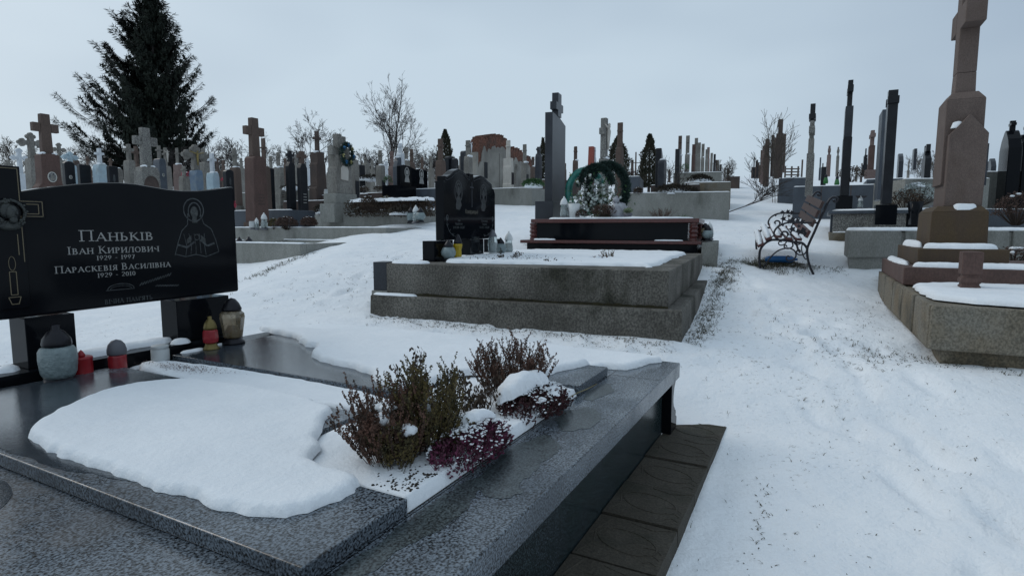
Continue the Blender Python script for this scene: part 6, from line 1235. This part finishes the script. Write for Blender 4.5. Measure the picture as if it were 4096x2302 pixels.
for i, (u, vt, Y) in enumerate(((6, 135, 34), (95, 152, 33), (112, 150, 36), (150, 150, 34), (186, 146, 34), (212, 143, 36), (228, 141, 34), (240, 136, 33), (284, 143, 35), (296, 152, 36), (310, 150, 36), (347, 152, 36), (366, 147, 35), (372, 148, 34), (402, 150, 34), (426, 152, 38), (434, 145, 30), (170, 146, 35), (68, 146, 35), (28, 146, 36))):
    p = at(u, vt, Y); zg = terr(p.x, p.y, False) - .1; bare_tree((p.x, p.y, zg), p.z - zg, 'tangled dark bare bush ' + names[i], 100 + i, .8, .045, 'bark' if i % 3 else 'barkl', 3, GH, 4, name='bare_bush', first=.05, thin=1.6)
for i, (u, vt, Y, lb) in enumerate(((725, 157, 24, 'thin leaning bare shrub right of the long cross row'), (668, 155, 17, 'brown bare shrub right of the black double stele'), (937, 148, 28, 'bare shrub behind the shield-topped stele'), (917, 150, 34, 'bare shrub above the white-flowered bush'))):
    p = at(u, vt, Y); zg = terr(p.x, p.y, False); bare_tree((p.x, p.y, zg), p.z - zg, lb, 200 + i, .7, .03, 'barkl', 3, 'thin bare shrubs', 3 if i == 1 else 4, name='bare_shrub', first=.05, thin=.8, lean=.2 if i < 2 else 0)
treeat(777, 107, 17.5, label='small leafless climbing tree among the brown pillars', seed=43, spread=.28, trunk=.03, m='barkl', trunks=3, depth=3, first=.45, group=None, name='small_bare_tree')
o = B(); rnd = random.Random(44)
def twig(p, d, L, rad, dep):
    pts = [p.copy()]
    for i in range(4): d = (d + Vector((rnd.uniform(-1, 1), rnd.uniform(-1, 1), rnd.uniform(-.3, .4))) * .18).normalized(); p = p + d * L / 4; pts.append(p.copy())
    o.tube(pts, [rad * (1 - .2 * i) + .003 for i in range(5)], 4, False)
    if dep: 
        for k in range(6): i = rnd.randint(1, 3); twig(pts[i].copy(), (d + Vector((rnd.uniform(-1, 1), rnd.uniform(-.6, .6), rnd.uniform(-.2, .6)))).normalized(), L * .5, rad * .5, dep - 1)
twig(Vector((0, 0, .05)), Vector((1, .1, .28)).normalized(), 1.7, .009, 3); o = o.build('fallen_branch', 'bark'); p = at(728, 205, 14.2); o.location = (p.x, p.y, terr(p.x, p.y)); tag(o, 'fallen bare branch lying in the snow beside the long kerb', 'branch')
# spruce
def spruce(loc, h, rad, label, seed=0):
    rnd = random.Random(seed); r = empty('spruce_tree', loc, 0, label, 'tree'); bt = B().tube([(0, 0, 0), (0, 0, h * .5), (0, 0, h)], [h * .022, h * .013, h * .002], 8); bt.build('trunk', 'bark', r)
    bb = B(); bl = B(); z = h * .10; k = 0
    while z < h * .985:
        f = 1 - z / h; nb = rnd.randint(5, 7)
        for j in range(nb):
            a = rnd.uniform(0, 6.28); Lb = rad * (f ** .78) * rnd.choice([.55, .7, .85, 1.0, 1.08]) * rnd.uniform(.9, 1.05) + .15
            left = math.cos(a) < -.6 and .1 < z / h < .82
            if left and rnd.random() < .35: Lb *= 1.25
            if math.cos(a) > .2: Lb *= .84
            d = Vector((math.cos(a), math.sin(a), 0)); n = 9; pts = []; ci = .06 + .40 * (z / h)
            for i in range(n + 1):
                t = i / n; pts.append(Vector((0, 0, z)) + d * Lb * t + Vector((0, 0, Lb * (ci * t - .42 * t * (1 - t) * 1.2 + .18 * t ** 3))))
            bb.tube(pts, [.03 * Lb / rad * (1 - t / n) + .012 for t in range(n + 1)], 3, False)
            m_ = max(12, int(Lb * (36 if math.cos(a) > -.5 else 62)))
            for q in range(m_):
                t = rnd.uniform(.06, 1) ** .9; i = min(int(t * n), n - 1); p = pts[i].lerp(pts[i + 1], t * n - i); sd = rnd.choice([-1, 1]); side = Vector((-d.y, d.x, 0)) * sd
                lw_ = Lb * .26 * (1 - t) + .16; tp = p + (d * .6 + side * rnd.uniform(.1, 1)).normalized() * lw_ * rnd.uniform(.1, 1.3) + Vector((0, 0, rnd.uniform(-.06, .04)))
                bl.leaf(p.lerp(tp, .3), ((tp - p).normalized() + d * .3).normalized(), (0, 0, 1), rnd.uniform(.22, .42), .05)
                for _ in range(2):
                    tq = p.lerp(tp, rnd.random()); bl.leaf(tq, Vector((rnd.uniform(-.3, .3), rnd.uniform(-.3, .3), -1 + .5 * (t > .85) * 3)).normalized(), d, rnd.uniform(.2, .46) * (1 - .45 * t), .045)
        z += h * .0125 * (1.2 + .5 * (f > .7)); k += 1
    bb.build('branches', 'bark', r); bl.build('needles', 'spruce', r); return r
p = at(150, -8, 36); zg = terr(p.x, p.y, False) - .1; spruce((p.x, p.y, zg), p.z - zg, 4.7, 'large dark spruce with long drooping branches on the left', 4)
def thuja(u, vt, Y, wpx, label, seed=0, vb=None, n=5200):
    p = at(u, vt, Y); zg = terr(p.x, p.y, False); h = p.z - zg; rad = wpx * Y / 582 / 2 * 1.35; rnd = random.Random(seed); r = empty('thuja_tree', (p.x, p.y, zg), 0, label, 'tree', 'slim thuja trees'); B().tube([(0, 0, 0), (0, 0, h * .8)], [rad * .12, .02], 6).build('trunk', 'bark', r); b = B(); zb = .14
    for i in range(n):
        t = rnd.random() ** 1.15; z = zb + (1 - zb) * t; rr = rad * min(1, (1 - t) * 1.9) ** .8 * (.85 + .3 * noise.noise((t * 7, rnd.random() * .3, seed))) * (min(1, .55 + t * 3)); a = rnd.uniform(0, 6.28); rr *= (.85 + .35 * noise.noise((math.cos(a) * 1.6, math.sin(a) * 1.6, t * 9 + seed)))
        k = rnd.uniform(.55, 1.05); b.leaf((rr * k * math.cos(a), rr * k * math.sin(a), z * h), Vector((math.cos(a) * .5, math.sin(a) * .5, rnd.uniform(.5, 1.3))).normalized(), (rnd.uniform(-1, 1), rnd.uniform(-1, 1), .2), h * rnd.uniform(.03, .055), h * .008)
    b.build('crown', 'thuja', r); return r
thuja(445, 131, 24, 16, 'thuja left of centre behind the brown cross', 1); thuja(543, 139, 22, 7, 'thin thuja hidden behind the black obelisk', 2, n=2500); thuja(618, 137, 24, 24, 'brownish thuja behind the tall brown cross', 3); thuja(650, 135.4, 21, 19, 'dark pointed thuja standing free against the sky', 4)

# ------------------------------------------------------------ grass, leaves and dry stalks in the snow
rnd = random.Random(99); gb = B(); lb_ = B()
def tuft(x, y, n=5, h=.05, w_=.0022, b=None, flat=0):
    b = b or gb; z = terr(x, y)
    for _ in range(n):
        a = rnd.uniform(0, 6.28); d = Vector((math.cos(a), math.sin(a), rnd.uniform(.2, 1.6) * (1 - flat))).normalized(); L_ = h * rnd.uniform(.4, 1.1); p = Vector((x + rnd.uniform(-.02, .02), y + rnd.uniform(-.02, .02), z - .004)); q = Vector((-d.y, d.x, 0)).normalized() * w_; m_ = p + d * L_ * .6; e = m_ + (d + Vector((math.cos(a) * .6, math.sin(a) * .6, -.4))).normalized() * L_ * .5
        b.add([p - q, p + q, m_ + q * .7, m_ - q * .7, e], [(0, 1, 2, 3), (3, 2, 4)])
def onpath(x, y): return True
for i in range(2000):                                   # thin stalks over the open snow
    x, y = rnd.uniform(-3.5, 4.2), 1.6 + rnd.random() ** 1.2 * 12
    if noise.noise((x * .7, y * .7, 5)) < .02: continue
    tuft(x, y, rnd.randint(1, 4), rnd.uniform(.015, .04), .0013)
def litterband(p0, p1, wd, n, h=.03, green=.3):
    d = Vector(p1) - Vector(p0); nn = Vector((-d.y, d.x)).normalized()
    for i in range(n):
        t = rnd.random(); o_ = rnd.gauss(0, wd); x, y = p0[0] + d.x * t + nn.x * o_, p0[1] + d.y * t + nn.y * o_
        if rnd.random() < green: tuft(x, y, 3, h * 1.3, .0022)
        else:
            a = rnd.uniform(0, 6.28); lb_.leaf((x, y, terr(x, y) + rnd.uniform(0, .012)), Vector((math.cos(a), math.sin(a), rnd.uniform(-.1, .35))).normalized(), (rnd.uniform(-.4, .4), rnd.uniform(-.4, .4), 1), h * rnd.uniform(.3, .9), h * .14)
def c2(x, y): p = cw(x, y, 0); return (p.x, p.y)
litterband(c2(-.19, -.1), c2(-.19, 2.4), .045, 700, .028, .25); litterband(c2(-.32, .0), c2(-.30, 2.3), .07, 420, .022, .2); litterband(c2(-.1, -.20), c2(3.0, -.22), .05, 800, .04, .55); litterband(c2(2.2, -.3), c2(3.6, -.28), .07, 400, .05, .8)
litterband(c2(.2, -.55), c2(1.2, -.8), .3, 60, .025, .3)
m1, m2_ = mw(.3, -.25, 0), mw(-.15, .9, 0); litterband((m1.x - .2, m1.y - .1), (m2_.x, m2_.y), .10, 300, .03, .3); litterband((m1.x - .5, m1.y - .3), (m1.x - .1, m1.y), .22, 160, .03, .5); q1 = mw(2.4, -.15, 0); litterband((m1.x - .1, m1.y), (q1.x, q1.y), .1, 120, .025, .3)
litterband((2.9, 6.95), (3.5, 7.2), .16, 1500, .05, .75); litterband((3.4, 6.9), (3.9, 6.8), .08, 160, .04, .5)
litterband((-3.1, 6.8), (-2.9, 8.3), .08, 260, .05, .6); litterband((2.3, 6.9), (3.0, 8.9), .06, 260, .07, .8)
litterband((1.1, 2.4), (.62, 1.5), .03, 50, .02, .3); litterband((1.3, 2.6), (1.0, 1.5), .12, 50, .014, .3); litterband((1.6, 3.0), (2.2, 2.4), .4, 90, .02, .4); litterband((1.5, 3.6), (2.4, 3.8), .5, 90, .022, .3); litterband((1.8, 4.6), (3.0, 5.4), .5, 110, .025, .4)
litterband((-2.2, 5.4), (-.8, 7.5), .5, 260, .03, .6); litterband((.2, 8.6), (1.0, 8.7), .1, 60, .05, .4)
tag(gb.build('grass_tufts', 'grass'), 'thin dry grass blades poking through the snow', 'grass', kind='stuff'); tag(lb_.build('leaf_litter', 'litter'), 'dark leaf crumbs and soil showing in the snow around the graves', 'leaves', kind='stuff')
